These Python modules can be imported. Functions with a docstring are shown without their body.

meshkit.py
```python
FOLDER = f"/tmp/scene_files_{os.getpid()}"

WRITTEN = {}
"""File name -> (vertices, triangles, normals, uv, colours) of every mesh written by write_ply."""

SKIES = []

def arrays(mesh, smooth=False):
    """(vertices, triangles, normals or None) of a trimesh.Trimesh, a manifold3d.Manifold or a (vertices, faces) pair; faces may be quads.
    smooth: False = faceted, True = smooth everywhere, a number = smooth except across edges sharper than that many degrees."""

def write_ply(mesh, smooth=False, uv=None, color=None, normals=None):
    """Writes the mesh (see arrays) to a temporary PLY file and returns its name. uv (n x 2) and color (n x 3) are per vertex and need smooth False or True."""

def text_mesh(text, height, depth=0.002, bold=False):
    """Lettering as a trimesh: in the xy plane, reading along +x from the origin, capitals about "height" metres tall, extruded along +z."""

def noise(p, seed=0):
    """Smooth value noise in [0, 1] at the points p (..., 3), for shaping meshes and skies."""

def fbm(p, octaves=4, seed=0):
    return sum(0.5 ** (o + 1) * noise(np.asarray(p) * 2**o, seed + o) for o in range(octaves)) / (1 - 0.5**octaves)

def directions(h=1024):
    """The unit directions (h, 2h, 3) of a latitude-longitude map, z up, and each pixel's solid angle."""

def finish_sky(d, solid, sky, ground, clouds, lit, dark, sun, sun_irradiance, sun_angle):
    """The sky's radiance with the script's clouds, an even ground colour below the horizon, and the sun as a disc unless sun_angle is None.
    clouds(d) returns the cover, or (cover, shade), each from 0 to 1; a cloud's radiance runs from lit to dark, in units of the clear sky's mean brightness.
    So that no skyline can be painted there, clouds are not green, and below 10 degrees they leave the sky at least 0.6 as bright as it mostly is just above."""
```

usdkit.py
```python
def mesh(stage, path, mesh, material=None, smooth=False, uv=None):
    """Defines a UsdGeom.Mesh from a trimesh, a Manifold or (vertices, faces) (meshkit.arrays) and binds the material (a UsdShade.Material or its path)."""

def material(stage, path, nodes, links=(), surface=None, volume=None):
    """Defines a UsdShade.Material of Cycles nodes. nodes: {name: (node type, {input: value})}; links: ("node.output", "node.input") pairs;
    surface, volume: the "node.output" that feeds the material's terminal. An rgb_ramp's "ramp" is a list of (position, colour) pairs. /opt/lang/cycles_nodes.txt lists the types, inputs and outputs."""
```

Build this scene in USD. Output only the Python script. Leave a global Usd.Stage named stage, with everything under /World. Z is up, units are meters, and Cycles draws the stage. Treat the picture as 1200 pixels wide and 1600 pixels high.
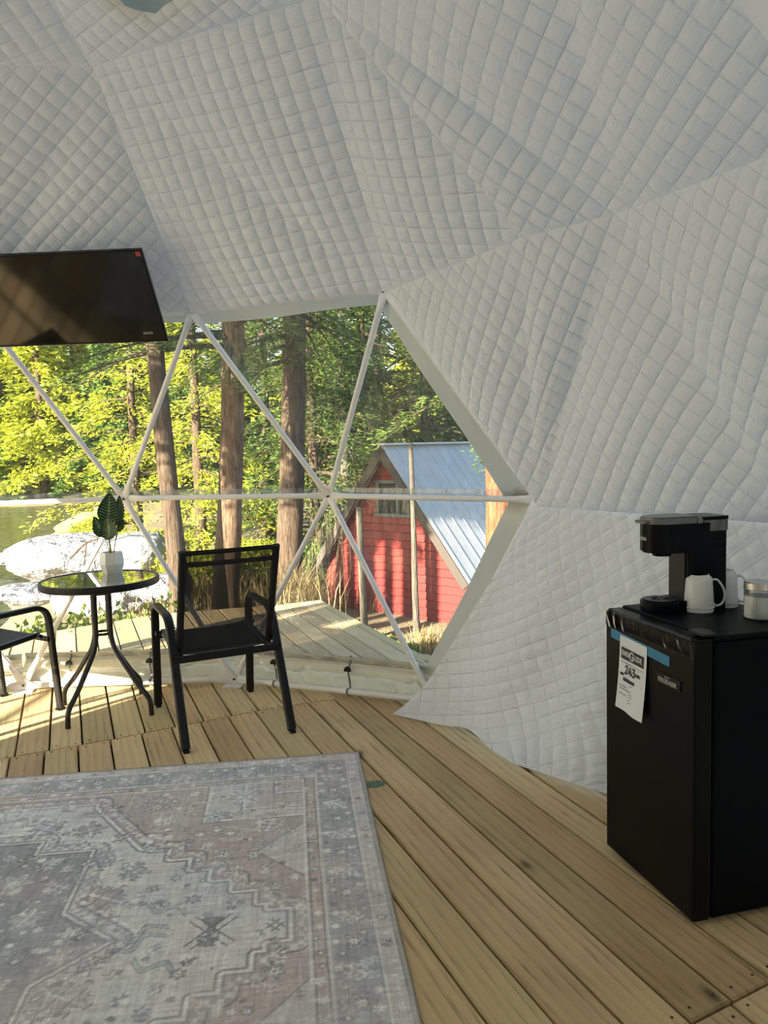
import math, random
import numpy as np, trimesh, usdkit, meshkit
import manifold3d as m3
from shapely.geometry import Polygon, LineString, Point, box as sbox
from shapely.ops import unary_union
from pxr import Usd, UsdGeom, UsdLux, UsdShade, Sdf, Gf, Vt
stage = Usd.Stage.CreateInMemory()
UsdGeom.SetStageUpAxis(stage, 'Z'); UsdGeom.SetStageMetersPerUnit(stage, 1.0)
W = UsdGeom.Xform.Define(stage, '/World'); UsdGeom.Scope.Define(stage, '/World/Looks')
rng = np.random.default_rng(7); random.seed(7)
PI = math.pi
A3 = lambda *p: np.array(p, float)
def unit(v):
    v = np.asarray(v, float); return v/np.maximum(np.linalg.norm(v, axis=-1, keepdims=True), 1e-12)

# ---------------------------------------------------------------- camera
FPX = 1206.46                                   # focal length in pixels of the 1200 x 1600 frame
EYE = A3(0, 0, 1.3615)
FW = A3(0, 0.9965831, -0.08259611); RT = A3(0.99966998, -0.00212182, -0.0256013); UP = A3(0.02568908, 0.08256885, 0.99625421)
cam = UsdGeom.Camera.Define(stage, '/World/camera')
cm = Gf.Matrix4d(1.0)
for i, r in enumerate((RT, UP, -FW)): cm.SetRow3(i, Gf.Vec3d(*map(float, r)))
cm.SetTranslateOnly(Gf.Vec3d(*EYE)); cam.AddTransformOp().Set(cm)
cam.CreateHorizontalApertureAttr(36.0); cam.CreateVerticalApertureAttr(48.0)
cam.CreateFocalLengthAttr(36.0*FPX/1200); cam.CreateClippingRangeAttr(Gf.Vec2f(0.05, 500)); cam.CreateFStopAttr(0.0)
cam.CreateExposureAttr(0.0)

# ---------------------------------------------------------------- sky and sun
TO_SUN = unit(A3(-0.67, -0.74, 0)); SUN_EL = math.radians(17.3)
TO_SUN = TO_SUN*math.cos(SUN_EL) + A3(0, 0, math.sin(SUN_EL))
SKY, SUN = 14.2, 9.0
usdkit.material(stage, '/World/Looks/sky', {
    's': ('sky_texture', {'sky_type': 'hosek_wilkie', 'sun_direction': tuple(TO_SUN), 'turbidity': 4.5, 'ground_albedo': 0.3}),
    'b': ('background_shader', {'strength': SKY})}, [('s.color', 'b.color')], surface='b.background')
dome = UsdLux.DomeLight.Define(stage, '/World/sky_light'); dome.CreateIntensityAttr(1.0)
UsdShade.MaterialBindingAPI.Apply(dome.GetPrim()).Bind(UsdShade.Material.Get(stage, '/World/Looks/sky'))
sun = UsdLux.DistantLight.Define(stage, '/World/sun_light')
sun.CreateIntensityAttr(SUN); sun.CreateAngleAttr(0.6); sun.CreateNormalizeAttr(True); sun.CreateColorAttr(Gf.Vec3f(1.0, 0.86, 0.67))
zr = TO_SUN; xr = unit(np.cross(A3(0, 0, 1), zr)); yr = np.cross(zr, xr); sm = Gf.Matrix4d(1.0)
for i, r in enumerate((xr, yr, zr)): sm.SetRow3(i, Gf.Vec3d(*map(float, r)))
sun.AddTransformOp().Set(sm)

# ---------------------------------------------------------------- helpers
def ray(u, v): return FW + (u-600)/FPX*RT - (v-800)/FPX*UP
def at(u, v, Y):
    "the point at distance Y (metres along y) seen at photo pixel u, v"
    d = ray(u, v); return EYE + d*(Y/d[1])
def on_z(u, v, z=0.0):
    d = ray(u, v); return EYE + d*((z-EYE[2])/d[2])
_used = {}
def numbered(parent, name):
    k = (parent, name); n = _used.get(k, 0); _used[k] = n+1
    return f'{parent}/{name}' + (f'_{n:03d}' if n else '')
def pathof(p): return '/World' if p is None else str(p.GetPath())
def tag(p, label=None, cat=None, group=None, kind=None):
    for k, v in (('label', label), ('category', cat), ('group', group), ('kind', kind)):
        if v: p.SetCustomDataByKey(k, v)
    return p
def thing(name, label, cat, loc=(0, 0, 0), rz=0, group=None, kind=None, scale=None):
    x = UsdGeom.Xform.Define(stage, numbered('/World', name))
    x.AddTranslateOp().Set(Gf.Vec3d(*map(float, loc))); x.AddRotateZOp().Set(float(rz))
    if scale: x.AddScaleOp().Set(Gf.Vec3f(*scale))
    return tag(x.GetPrim(), label, cat, group, kind)
def struct(name, loc=(0, 0, 0), rz=0):
    return thing(name, None, None, loc, rz, kind='structure')
def obj(name, mesh, mat, parent=None, smooth=30, pv=None, uv=None, **k):
    m = usdkit.mesh(stage, numbered(pathof(parent), name), mesh, '/World/Looks/'+mat, smooth=smooth, uv=uv)
    for n, val in (pv or {}).items():
        UsdGeom.PrimvarsAPI(m).CreatePrimvar(n, Sdf.ValueTypeNames.Color3fArray, 'vertex').Set(Vt.Vec3fArray.FromNumpy(np.asarray(val, np.float32)))
    return tag(m.GetPrim(), **k)
def dup(src, loc, rz, label=None, group=None, scale=None):
    was = src.GetCustomData()
    base = src.GetName().rstrip('0123456789').rstrip('_') if src.GetName()[-1].isdigit() else src.GetName()
    r = thing(base, label or was['label'], was['category'], loc, rz, group or was.get('group'), scale=scale)
    r.GetReferences().AddInternalReference(src.GetPath()); r.SetInstanceable(True)
    return r
def cat(*ms): return trimesh.util.concatenate([m for m in ms if m is not None])
def tm(v, f): return trimesh.Trimesh(np.asarray(v, float), np.asarray(f, int), process=False)
def cbox(size, c=(0, 0, 0), ch=0.004):
    "a box with chamfered edges"
    h = np.array(size, float)/2; ch = min(ch, h.min()*0.6); P = []
    for sx in (-1, 1):
        for sy in (-1, 1):
            for sz in (-1, 1):
                for k in range(3):
                    q = h.copy() - ch; q[k] = h[k]; P.append(q*[sx, sy, sz])
    m = trimesh.convex.convex_hull(np.array(P)); m.apply_translation(c); return m
def hull(P): return trimesh.convex.convex_hull(np.asarray(P, float))
def frame_sweep(pts, prof, closed=False, up=None, caps=True):
    "sweeps a closed 2-D profile (n,2), or one per point, along a polyline"
    p = np.asarray(pts, float); n = len(p)
    t = np.roll(p, -1, 0)-np.roll(p, 1, 0) if closed else np.gradient(p, axis=0)
    t = unit(t); prof = np.asarray(prof, float)
    if prof.ndim == 2: prof = np.broadcast_to(prof, (n,)+prof.shape)
    a = np.zeros_like(p)
    ref = np.asarray(up, float) if up is not None else (A3(0, 0, 1) if abs(t[0, 2]) < 0.9 else A3(1, 0, 0))
    for i in range(n):
        ref2 = ref if up is not None or i == 0 else a[i-1]
        q = ref2-t[i]*(ref2@t[i])
        if np.linalg.norm(q) < 1e-6: q = np.cross(t[i], A3(1, 0.3, 0.2))
        a[i] = unit(q)
    b = np.cross(t, a); k = prof.shape[1]
    v = p[:, None]+prof[:, :, :1]*b[:, None]+prof[:, :, 1:]*a[:, None]
    i, j = np.meshgrid(np.arange(n if closed else n-1), np.arange(k), indexing='ij')
    i2 = (i+1) % n
    q = np.stack([i*k+j, i*k+(j+1) % k, i2*k+(j+1) % k, i2*k+j], -1).reshape(-1, 4)
    f = np.vstack([q[:, [0, 1, 2]], q[:, [0, 2, 3]]]); v = v.reshape(-1, 3)
    if not closed and caps:
        c0, c1 = len(v), len(v)+1; v = np.vstack([v, p[0], p[-1]]); r = np.arange(k)
        f = np.vstack([f, np.stack([np.full(k, c0), (r+1) % k, r], 1), np.stack([np.full(k, c1), (n-1)*k+r, (n-1)*k+(r+1) % k], 1)])
    return tm(v, f)
def circ(r, n=10, ry=None):
    a = np.arange(n)/n*2*PI; return np.stack([r*np.cos(a), (ry or r)*np.sin(a)], 1)
def tube(pts, r, n=10, ry=None, **k): return frame_sweep(pts, circ(r, n, ry), **k)
def bez(*P, n=12):
    "a smooth curve through control points (Catmull-Rom)"
    P = np.asarray(P, float); Q = np.vstack([2*P[0]-P[1], P, 2*P[-1]-P[-2]]); out = []
    for i in range(1, len(Q)-2):
        t = np.linspace(0, 1, n, endpoint=False)[:, None]
        a, b, c, d = Q[i-1:i+3]
        out.append(0.5*((2*b)+(c-a)*t+(2*a-5*b+4*c-d)*t**2+(3*b-a-3*c+d)*t**3))
    return np.vstack(out+[P[-1:]])
def fillet(P, r, n=5):
    "a polyline with rounded corners"
    P = np.asarray(P, float); out = [P[0]]
    for i in range(1, len(P)-1):
        a, b = P[i-1]-P[i], P[i+1]-P[i]; k = min(r, np.linalg.norm(a)*.49, np.linalg.norm(b)*.49)
        s, e = P[i]+unit(a)*k, P[i]+unit(b)*k
        for t in np.linspace(0, 1, n): out.append((1-t)**2*s+2*t*(1-t)*P[i]+t*t*e)
    return np.array(out+[P[-1]])
def lathe(prof, n=32, c=(0, 0, 0)):
    prof = np.asarray(prof, float); k = len(prof); a = np.arange(n)/n*2*PI
    v = np.stack([prof[:, None, 0]*np.cos(a), prof[:, None, 0]*np.sin(a), np.broadcast_to(prof[:, None, 1], (k, n))], -1).reshape(-1, 3)
    i, j = np.meshgrid(np.arange(k-1), np.arange(n), indexing='ij')
    q = np.stack([i*n+j, i*n+(j+1) % n, (i+1)*n+(j+1) % n, (i+1)*n+j], -1).reshape(-1, 4)
    m = tm(v+np.array(c), np.vstack([q[:, [0, 1, 2]], q[:, [0, 2, 3]]])); m.merge_vertices(); m.update_faces(m.nondegenerate_faces()); return m
def extr(poly, h, z0=0.0):
    m = trimesh.creation.extrude_polygon(poly, h, engine='earcut'); m.apply_translation([0, 0, z0]); return m
def basis(o, x, y, z):
    T = np.eye(4); T[:3, 0], T[:3, 1], T[:3, 2], T[:3, 3] = x, y, z, o; return T
def moved(m, T): m = m.copy(); m.apply_transform(T); return m
def gridf(nu, nv, wrap=False):
    i, j = np.meshgrid(np.arange(nu-1), np.arange(nv-1), indexing='ij')
    q = np.stack([i*nv+j, (i+1)*nv+j, (i+1)*nv+j+1, i*nv+j+1], -1).reshape(-1, 4)
    return np.vstack([q[:, [0, 1, 2]], q[:, [0, 2, 3]]])
def sheet(v, f, th):
    "gives an open surface a thickness"
    m = tm(v, f); n = np.array(m.vertex_normals); k = len(v)
    e = np.sort(m.edges, 1); es, ix, ct = np.unique(e, axis=0, return_index=True, return_counts=True)
    be = m.edges[ix[ct == 1]]
    side = np.vstack([np.stack([be[:, 1], be[:, 0], be[:, 0]+k], 1), np.stack([be[:, 1], be[:, 0]+k, be[:, 1]+k], 1)])
    return tm(np.vstack([v, v-n*th]), np.vstack([f, f[:, ::-1]+k, side]))

# ---------------------------------------------------------------- materials
def mat(name, col, rough=0.5, metal=0.0, spec=0.5, var=None, bump=None, coat=0.0, **kw):
    """principled; var = (noise scale, other colour, contrast), bump = (noise scale, distance)"""
    N = {'p': ('principled_bsdf', {'base_color': col, 'roughness': rough, 'metallic': metal, 'specular_ior_level': spec, 'coat_weight': coat, **kw})}; L = []
    if var or bump: N['tc'] = ('texture_coordinate', {})
    if var:
        N['n'] = ('noise_texture', {'scale': var[0], 'detail': 5.0, 'roughness': 0.6})
        N['r'] = ('rgb_ramp', {'ramp': [(0.5-var[2], col), (0.5+var[2], var[1])]})
        L += [('tc.object', 'n.vector'), ('n.fac', 'r.fac'), ('r.color', 'p.base_color')]
    if bump:
        N['bn'] = ('noise_texture', {'scale': bump[0], 'detail': 4.0}); N['b'] = ('bump', {'distance': bump[1], 'strength': 1.0})
        L += [('tc.object', 'bn.vector'), ('bn.fac', 'b.height'), ('b.normal', 'p.normal')]
    return usdkit.material(stage, '/World/Looks/'+name, N, L, surface='p.BSDF')

LINER_TRANS = 0.15
def wood(name, cols, dark=(0.10, 0.055, 0.025), rough=0.62):
    "boards running along local y; the primvar tint = (tone, offset, greenness) sets each board's own cut"
    N = {'tc': ('texture_coordinate', {}), 'at': ('attribute', {'attribute': 'tint'}), 'sep': ('separate_color', {}),
         'off': ('vector_math', {'math_type': 'scale', 'scale': 37.0}), 'mp': ('mapping', {'scale': (1, 0.07, 1)}),
         'v1': ('vector_math', {'math_type': 'add'}), 'v2': ('vector_math', {'math_type': 'add'}),
         'gr': ('noise_texture', {'scale': 62.0, 'detail': 6.0, 'roughness': 0.62, 'distortion': 0.7}),
         'wv': ('wave_texture', {'bands_direction': 'x', 'scale': 9.0, 'distortion': 7.0, 'detail': 3.0, 'detail_scale': 0.8, 'profile': 'saw'}),
         'lo': ('noise_texture', {'scale': 5.0, 'detail': 3.0}),
         'mp2': ('mapping', {'scale': (1, 0.45, 1)}),
         'ra': ('rgb_ramp', {'ramp': [(0.15, cols[0]), (0.45, cols[1]), (0.7, cols[2]), (1.0, cols[3])]}),
         'mx': ('math', {'math_type': 'multiply_add', 'value2': 0.55, 'value3': 0.0}),
         'm1': ('math', {'math_type': 'multiply_add', 'value2': 0.5}),
         'm2': ('math', {'math_type': 'multiply_add', 'value2': 0.45}),
         'gm': ('rgb_ramp', {'ramp': [(0.30, (0.36, 0.32, 0.29)), (0.42, (0.74, 0.71, 0.68)), (0.58, (1.0, 1.0, 1.0)), (0.8, (1.12, 1.12, 1.1))]}),
         'mul': ('mix_color', {'blend_type': 'multiply', 'fac': 1.0, 'use_clamp': True}),
         'vo': ('voronoi_texture', {'scale': 4.2, 'randomness': 1.0}), 'kd': ('noise_texture', {'scale': 20.0, 'detail': 2.0}),
         'ka': ('math', {'math_type': 'multiply_add', 'value2': 0.07}),
         'kr': ('rgb_ramp', {'ramp': [(0.075, (0.85, 0.85, 0.85)), (0.10, (0.4, 0.4, 0.4)), (0.13, (0.12, 0.12, 0.12)), (0.19, (0, 0, 0))]}),
         'km': ('mix_color', {'blend_type': 'mix', 'b': dark}),
         'gn': ('mix_color', {'blend_type': 'mix', 'b': (0.46, 0.46, 0.22)}), 'gf': ('math', {'math_type': 'multiply', 'value2': 0.38}),
         'bp': ('bump', {'distance': 0.0025, 'strength': 0.8}),
         'p': ('principled_bsdf', {'roughness': rough, 'specular_ior_level': 0.35})}
    L = [('at.color', 'sep.color'), ('at.color', 'off.vector1'), ('tc.object', 'mp.vector'), ('mp.vector', 'v1.vector1'), ('off.vector', 'v1.vector2'),
         ('v1.vector', 'gr.vector'), ('v1.vector', 'wv.vector'), ('tc.object', 'mp2.vector'), ('mp2.vector', 'v2.vector1'), ('off.vector', 'v2.vector2'),
         ('v2.vector', 'lo.vector'), ('v2.vector', 'vo.vector'), ('v2.vector', 'kd.vector'),
         ('sep.r', 'mx.value1'), ('lo.fac', 'm1.value1'), ('mx.value', 'm1.value3'), ('m1.value', 'ra.fac'),
         ('wv.fac', 'm2.value1'), ('gr.fac', 'm2.value3'), ('m2.value', 'gm.fac'),
         ('ra.color', 'gn.a'), ('sep.b', 'gf.value1'), ('gf.value', 'gn.fac'), ('gn.result', 'mul.a'), ('gm.color', 'mul.b'),
         ('kd.fac', 'ka.value1'), ('vo.distance', 'ka.value3'), ('ka.value', 'kr.fac'), ('kr.color', 'km.fac'), ('mul.result', 'km.a'),
         ('km.result', 'p.base_color'), ('gr.fac', 'bp.height'), ('bp.normal', 'p.normal')]
    return usdkit.material(stage, '/World/Looks/'+name, N, L, surface='p.BSDF')

wood('deck_wood', [(0.37, 0.235, 0.12), (0.54, 0.385, 0.205), (0.66, 0.50, 0.275), (0.76, 0.61, 0.36)])

def fabric(name, col, trans, rough=0.55):
    N = {'tc': ('texture_coordinate', {}), 'at': ('attribute', {'attribute': 'quilt'}), 'sp': ('separate_color', {}), 
         'pa': ('math', {'math_type': 'pingpong', 'value2': 0.5}), 'pb': ('math', {'math_type': 'pingpong', 'value2': 0.5}), 'mn': ('math', {'math_type': 'minimum'}),
         'gr': ('rgb_ramp', {'ramp': [(0.0, (0, 0, 0)), (0.02, (0.35, 0.35, 0.35)), (0.055, (0.75, 0.75, 0.75)), (0.14, (0.93, 0.93, 0.93)), (0.5, (1, 1, 1))]}),
         'st': ('rgb_ramp', {'ramp': [(0.0, tuple(0.95*c for c in col)), (0.02, col), (0.03, col)]}),
         'mp': ('mapping', {'scale': (0.55, 3.4, 1)}), 'n': ('noise_texture', {'scale': 2.2, 'detail': 2.5, 'roughness': 0.5, 'distortion': 0.9}),
         'n2': ('noise_texture', {'scale': 11.0, 'detail': 2.0, 'distortion': 1.0}), 'b3': ('bump', {'distance': 0.007, 'strength': 0.45}),
         'b1': ('bump', {'distance': 0.0041, 'strength': 0.85}), 'b': ('bump', {'distance': 0.008, 'strength': 0.55}), 
         'p': ('principled_bsdf', {'roughness': rough, 'specular_ior_level': 0.4}),
         't': ('translucent_bsdf', {'color': col}), 'm': ('mix_closure', {'fac': trans})}
    L = [('at.color', 'sp.color'), ('sp.r', 'pa.value1'), ('sp.g', 'pb.value1'), ('pa.value', 'mn.value1'), ('pb.value', 'mn.value2'), ('mn.value', 'gr.fac'), ('mn.value', 'st.fac'), ('st.color', 'p.base_color'),
         ('at.color', 'mp.vector'), ('mp.vector', 'n.vector'), ('tc.object', 'n2.vector'), ('gr.color', 'b1.height'), ('n.fac', 'b.height'), ('n2.fac', 'b3.height'),
         ('b3.normal', 'b1.normal'), ('b1.normal', 'b.normal'), ('b.normal', 'p.normal'), ('p.BSDF', 'm.closure1'), ('t.BSDF', 'm.closure2')]
    return usdkit.material(stage, '/World/Looks/'+name, N, L, surface='m.closure')
fabric('liner_fabric', (0.765, 0.775, 0.785), LINER_TRANS)
usdkit.material(stage, '/World/Looks/vinyl_border', {'tc': ('texture_coordinate', {}), 'n': ('noise_texture', {'scale': 9.0, 'detail': 3.0}), 'b': ('bump', {'distance': 0.01, 'strength': 0.5}),
    'p': ('principled_bsdf', {'base_color': (0.82, 0.80, 0.75), 'roughness': 0.35}), 't': ('translucent_bsdf', {'color': (0.88, 0.86, 0.80)}), 'm': ('mix_closure', {'fac': 0.5})},
    [('tc.object', 'n.vector'), ('n.fac', 'b.height'), ('b.normal', 'p.normal'), ('p.BSDF', 'm.closure1'), ('t.BSDF', 'm.closure2')], surface='m.closure')

def clear(name, tint, haze, hz_col, bump=0.004, sc=(14, 14, 2.2), glossy=0.02, ior=1.45):
    N = {'tc': ('texture_coordinate', {}), 'mp': ('mapping', {'scale': sc}), 'n': ('noise_texture', {'scale': 1.0, 'detail': 3.0, 'roughness': 0.62, 'distortion': 1.0}),
         'b': ('bump', {'distance': bump, 'strength': 1.0}), 't': ('transparent_bsdf', {'color': tint}), 'g': ('glossy_bsdf', {'color': (1, 1, 1), 'roughness': glossy}),
         'f': ('fresnel', {'IOR': ior}), 'm': ('mix_closure', {}),
         'hr': ('rgb_ramp', {'ramp': [(0.35, tuple(0.25*c for c in hz_col)), (0.7, hz_col)]}),
         'd': ('diffuse_bsdf', {}), 'tl': ('translucent_bsdf', {}), 'hm': ('mix_closure', {'fac': 0.6}), 'o': ('mix_closure', {'fac': haze})}
    L = [('tc.object', 'mp.vector'), ('mp.vector', 'n.vector'), ('n.fac', 'b.height'), ('b.normal', 'g.normal'), ('f.fac', 'm.fac'), ('t.BSDF', 'm.closure1'), ('g.BSDF', 'm.closure2'),
         ('n.fac', 'hr.fac'), ('hr.color', 'd.color'), ('hr.color', 'tl.color'), ('d.BSDF', 'hm.closure1'), ('tl.BSDF', 'hm.closure2'), ('m.closure', 'o.closure1'), ('hm.closure', 'o.closure2')]
    return usdkit.material(stage, '/World/Looks/'+name, N, L, surface='o.closure')
clear('clear_vinyl', (0.96, 0.97, 0.96), 0.048, (0.8, 0.82, 0.8))
clear('weld_strip_vinyl', (0.9, 0.92, 0.91), 0.22, (0.75, 0.76, 0.74))
def milky(name, col, tcol, fac, clr, bump):
    "cloudy vinyl: a gloss coat over a translucent body, a little of it clear"
    usdkit.material(stage, '/World/Looks/'+name, {'tc': ('texture_coordinate', {}), 'n': ('noise_texture', {'scale': 8.0, 'detail': 4.0, 'distortion': 1.0}), 'b': ('bump', {'distance': bump, 'strength': 0.6}),
        'p': ('principled_bsdf', {'base_color': col, 'roughness': 0.22}), 't': ('translucent_bsdf', {'color': tcol}), 'm': ('mix_closure', {'fac': fac}), 'c': ('transparent_bsdf', {'color': (0.95, 0.94, 0.9)}), 'o': ('mix_closure', {'fac': clr})},
        [('tc.object', 'n.vector'), ('n.fac', 'b.height'), ('b.normal', 'p.normal'), ('p.BSDF', 'm.closure1'), ('t.BSDF', 'm.closure2'), ('m.closure', 'o.closure1'), ('c.BSDF', 'o.closure2')], surface='o.closure')
usdkit.material(stage, '/World/Looks/skirt_band', {'p': ('principled_bsdf', {'base_color': (0.52, 0.51, 0.50), 'roughness': 0.4}), 't': ('translucent_bsdf', {'color': (0.55, 0.54, 0.52)}), 'm': ('mix_closure', {'fac': 0.35})}, [('p.BSDF', 'm.closure1'), ('t.BSDF', 'm.closure2')], surface='m.closure')
milky('rolled_vinyl', (0.78, 0.75, 0.66), (0.97, 0.95, 0.86), 0.6, 0.14, 0.045)
milky('skylight_vinyl', (0.50, 0.54, 0.46), (0.14, 0.155, 0.125), 0.4, 0.0, 0.01)
mat('white_steel', (0.78, 0.77, 0.78), 0.38)
mat('dark_bolt', (0.03, 0.03, 0.03), 0.5, 0.6)
mat('grey_strap', (0.16, 0.16, 0.17), 0.6)
mat('nail', (0.07, 0.05, 0.035), 0.6, 0.3)
mat('green_paint', (0.05, 0.14, 0.11), 0.7, var=(60, (0.16, 0.22, 0.13), 0.1))
mat('powder_black', (0.007, 0.0075, 0.008), 0.42, spec=0.3, bump=(900, 0.0004))
mat('tube_black', (0.012, 0.012, 0.013), 0.22, spec=0.6)
mat('plastic_black', (0.006, 0.006, 0.007), 0.28, spec=0.3)

# ---------------------------------------------------------------- the dome's geometry (a 3V dome of 15 sides on a wooden deck)
DC = A3(-1.47, 1.531, 0.55); DR = 3.01; PH = 1.7956; ST = math.radians(24)
def node(ring, s, inset=0.0):
    a = PH-s*ST
    if ring in 'FMU':
        rad, z = {'F': (2.956, 0.035), 'M': (2.972, 1.106), 'U': (2.604, 2.092)}[ring]
        X = A3(DC[0]+rad*math.cos(a), DC[1]+rad*math.sin(a), z)
    else:
        po = math.radians({'T': 37.1, 'V': 20.0, 'A': 0}[ring])
        X = DC+DR*A3(math.sin(po)*math.cos(a), math.sin(po)*math.sin(a), math.cos(po))
    if inset:
        o = X-DC
        if ring == 'F': o[2] = 0
        X = X-unit(o)*inset
    return X
def on_dome(u, v, R=2.96):
    d = ray(u, v); o = EYE-DC; a = d@d; b = o@d; c = o@o-R*R
    return EYE+d*((-b+math.sqrt(b*b-a*c))/a)

# ---------------------------------------------------------------- floor: deck boards butted at three seams, each board its own mesh
FROT = 21.0
PD = math.radians(22.26)                           # the boards run along (-sin, cos) of this angle
floor = struct('floor', (0, 0, 0), math.degrees(PD))
def w2l(p):
    c, s = math.cos(PD), math.sin(PD); p = np.asarray(p, float)
    return np.stack([p[..., 0]*c+p[..., 1]*s, -p[..., 0]*s+p[..., 1]*c], -1)
DECK = Polygon([(-4.6, 4.7), (-2.70, 5.88), (-1.91, 6.52), (-0.97, 6.76), (-0.60, 6.94), (0.21, 5.03), (0.62, 4.72), (1.9, 3.9), (2.4, 1.4), (1.6, -1.2), (-1.5, -2.0), (-4.4, -0.6), (-5.0, 1.8)])
DECKL = Polygon([tuple(w2l(p)) for p in DECK.exterior.coords])
PITCH = 0.145; OFF0 = -1.47
# seams (world) -> local polylines x -> y
s1 = np.array([w2l(on_z(*p)[:2]) for p in [(-300, 1252), (0, 1186), (175, 1155), (420, 1107), (560, 1087.5)]])
s1 = np.vstack([s1[0]+(s1[0]-s1[1])*3, s1])
s2 = np.array([w2l(on_z(*p)[:2]) for p in [(1076, 1600), (1200, 1536)]])
k2 = (s2[1, 1]-s2[0, 1])/(s2[1, 0]-s2[0, 0])
sy1 = lambda x: np.interp(x, s1[:, 0], s1[:, 1]) if x < s1[-1, 0] else 99.0
sy2 = lambda x: s2[0, 1]+k2*(x-s2[0, 0])
brng = np.random.default_rng(21); nails = []
def board(poly, k, tone):
    if poly.is_empty or poly.area < 0.004: return
    for g in getattr(poly, 'geoms', [poly]):
        if g.area < 0.004: continue
        top = g.buffer(-0.004, join_style=2)
        if top.is_empty or top.geom_type != 'Polygon': continue
        g = g.simplify(0.001)
        body = extr(g, 0.026, -0.030)
        cap = extr(top.simplify(0.001), 0.004, -0.004)
        m = cat(body, cap)
        m.vertices[:, 2] += brng.uniform(-0.0012, 0.0006)
        obj('board', m, 'deck_wood', floor, smooth=False, pv={'tint': np.tile(tone, (len(m.vertices), 1))})
        y0, y1 = g.bounds[1], g.bounds[3]
        for ye, sg in ((y0, 1), (y1, -1)):
            for dx in (-0.042, 0.042):
                q = Point(k+dx, ye+sg*(0.03+brng.uniform(0, .015)+0.045*0))
                if g.buffer(-0.012).contains(q): nails.append((q.x, q.y))
        for yj in np.arange(math.floor(y0), y1, 0.406):
            for dx in (-0.04, 0.04):
                q = Point(k+dx+brng.uniform(-.006, .006), yj+brng.uniform(-.012, .012)+0.13)
                if g.buffer(-0.05).contains(q): nails.append((q.x, q.y))
for k in range(-32, 26):
    xa, xb = OFF0+k*PITCH+0.0038, OFF0+(k+1)*PITCH-0.0038
    if xb < DECKL.bounds[0] or xa > DECKL.bounds[2]: continue
    xm = (xa+xb)/2; strip = sbox(xa, -9, xb, 12).intersection(DECKL)
    ya, yb = [(sy1(x)) for x in (xa, xb)]; na, nb = sy2(xa), sy2(xb); g = 0.004
    if ya > 50 or yb > 50: ya = yb = 99
    up = Polygon([(xa, ya+g), (xb, yb+g), (xb, 200), (xa, 200)])
    mid = Polygon([(xa, na+g), (xb, nb+g), (xb, yb-g), (xa, ya-g)])
    lowp = Polygon([(xa, -20), (xb, -20), (xb, nb-g), (xa, na-g)])
    for j, part in enumerate((up, mid, lowp)):
        dx = 0.02 if j == 0 and ya < 50 else (-0.012 if j == 2 else 0)
        pc = part.intersection(sbox(xa, -9, xb, 12))
        if dx:
            from shapely import affinity
            pc = affinity.translate(pc, dx, 0)
        tone = [brng.uniform(0.05, 0.95), brng.random(), max(0, brng.uniform(-0.6, 1.0)) if j else brng.uniform(.1, 1.1)]
        board(pc.intersection(DECKL), xm+dx, tone)
mat('joist_dark', (.025, .017, .011), .95)
obj('joist_layer', extr(DECKL.buffer(-.03), .03, -.075), 'joist_dark', floor, smooth=False)
nm = []
for x, y in nails:
    c = trimesh.creation.cylinder(radius=0.0042, height=0.0016, sections=7); c.apply_translation([x, y, 0.0004]); nm.append(c)
obj('nail_heads', cat(*nm), 'nail', floor, smooth=False, kind='stuff')
pa = []
gp = w2l(on_z(577, 1228)[:2])
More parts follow.
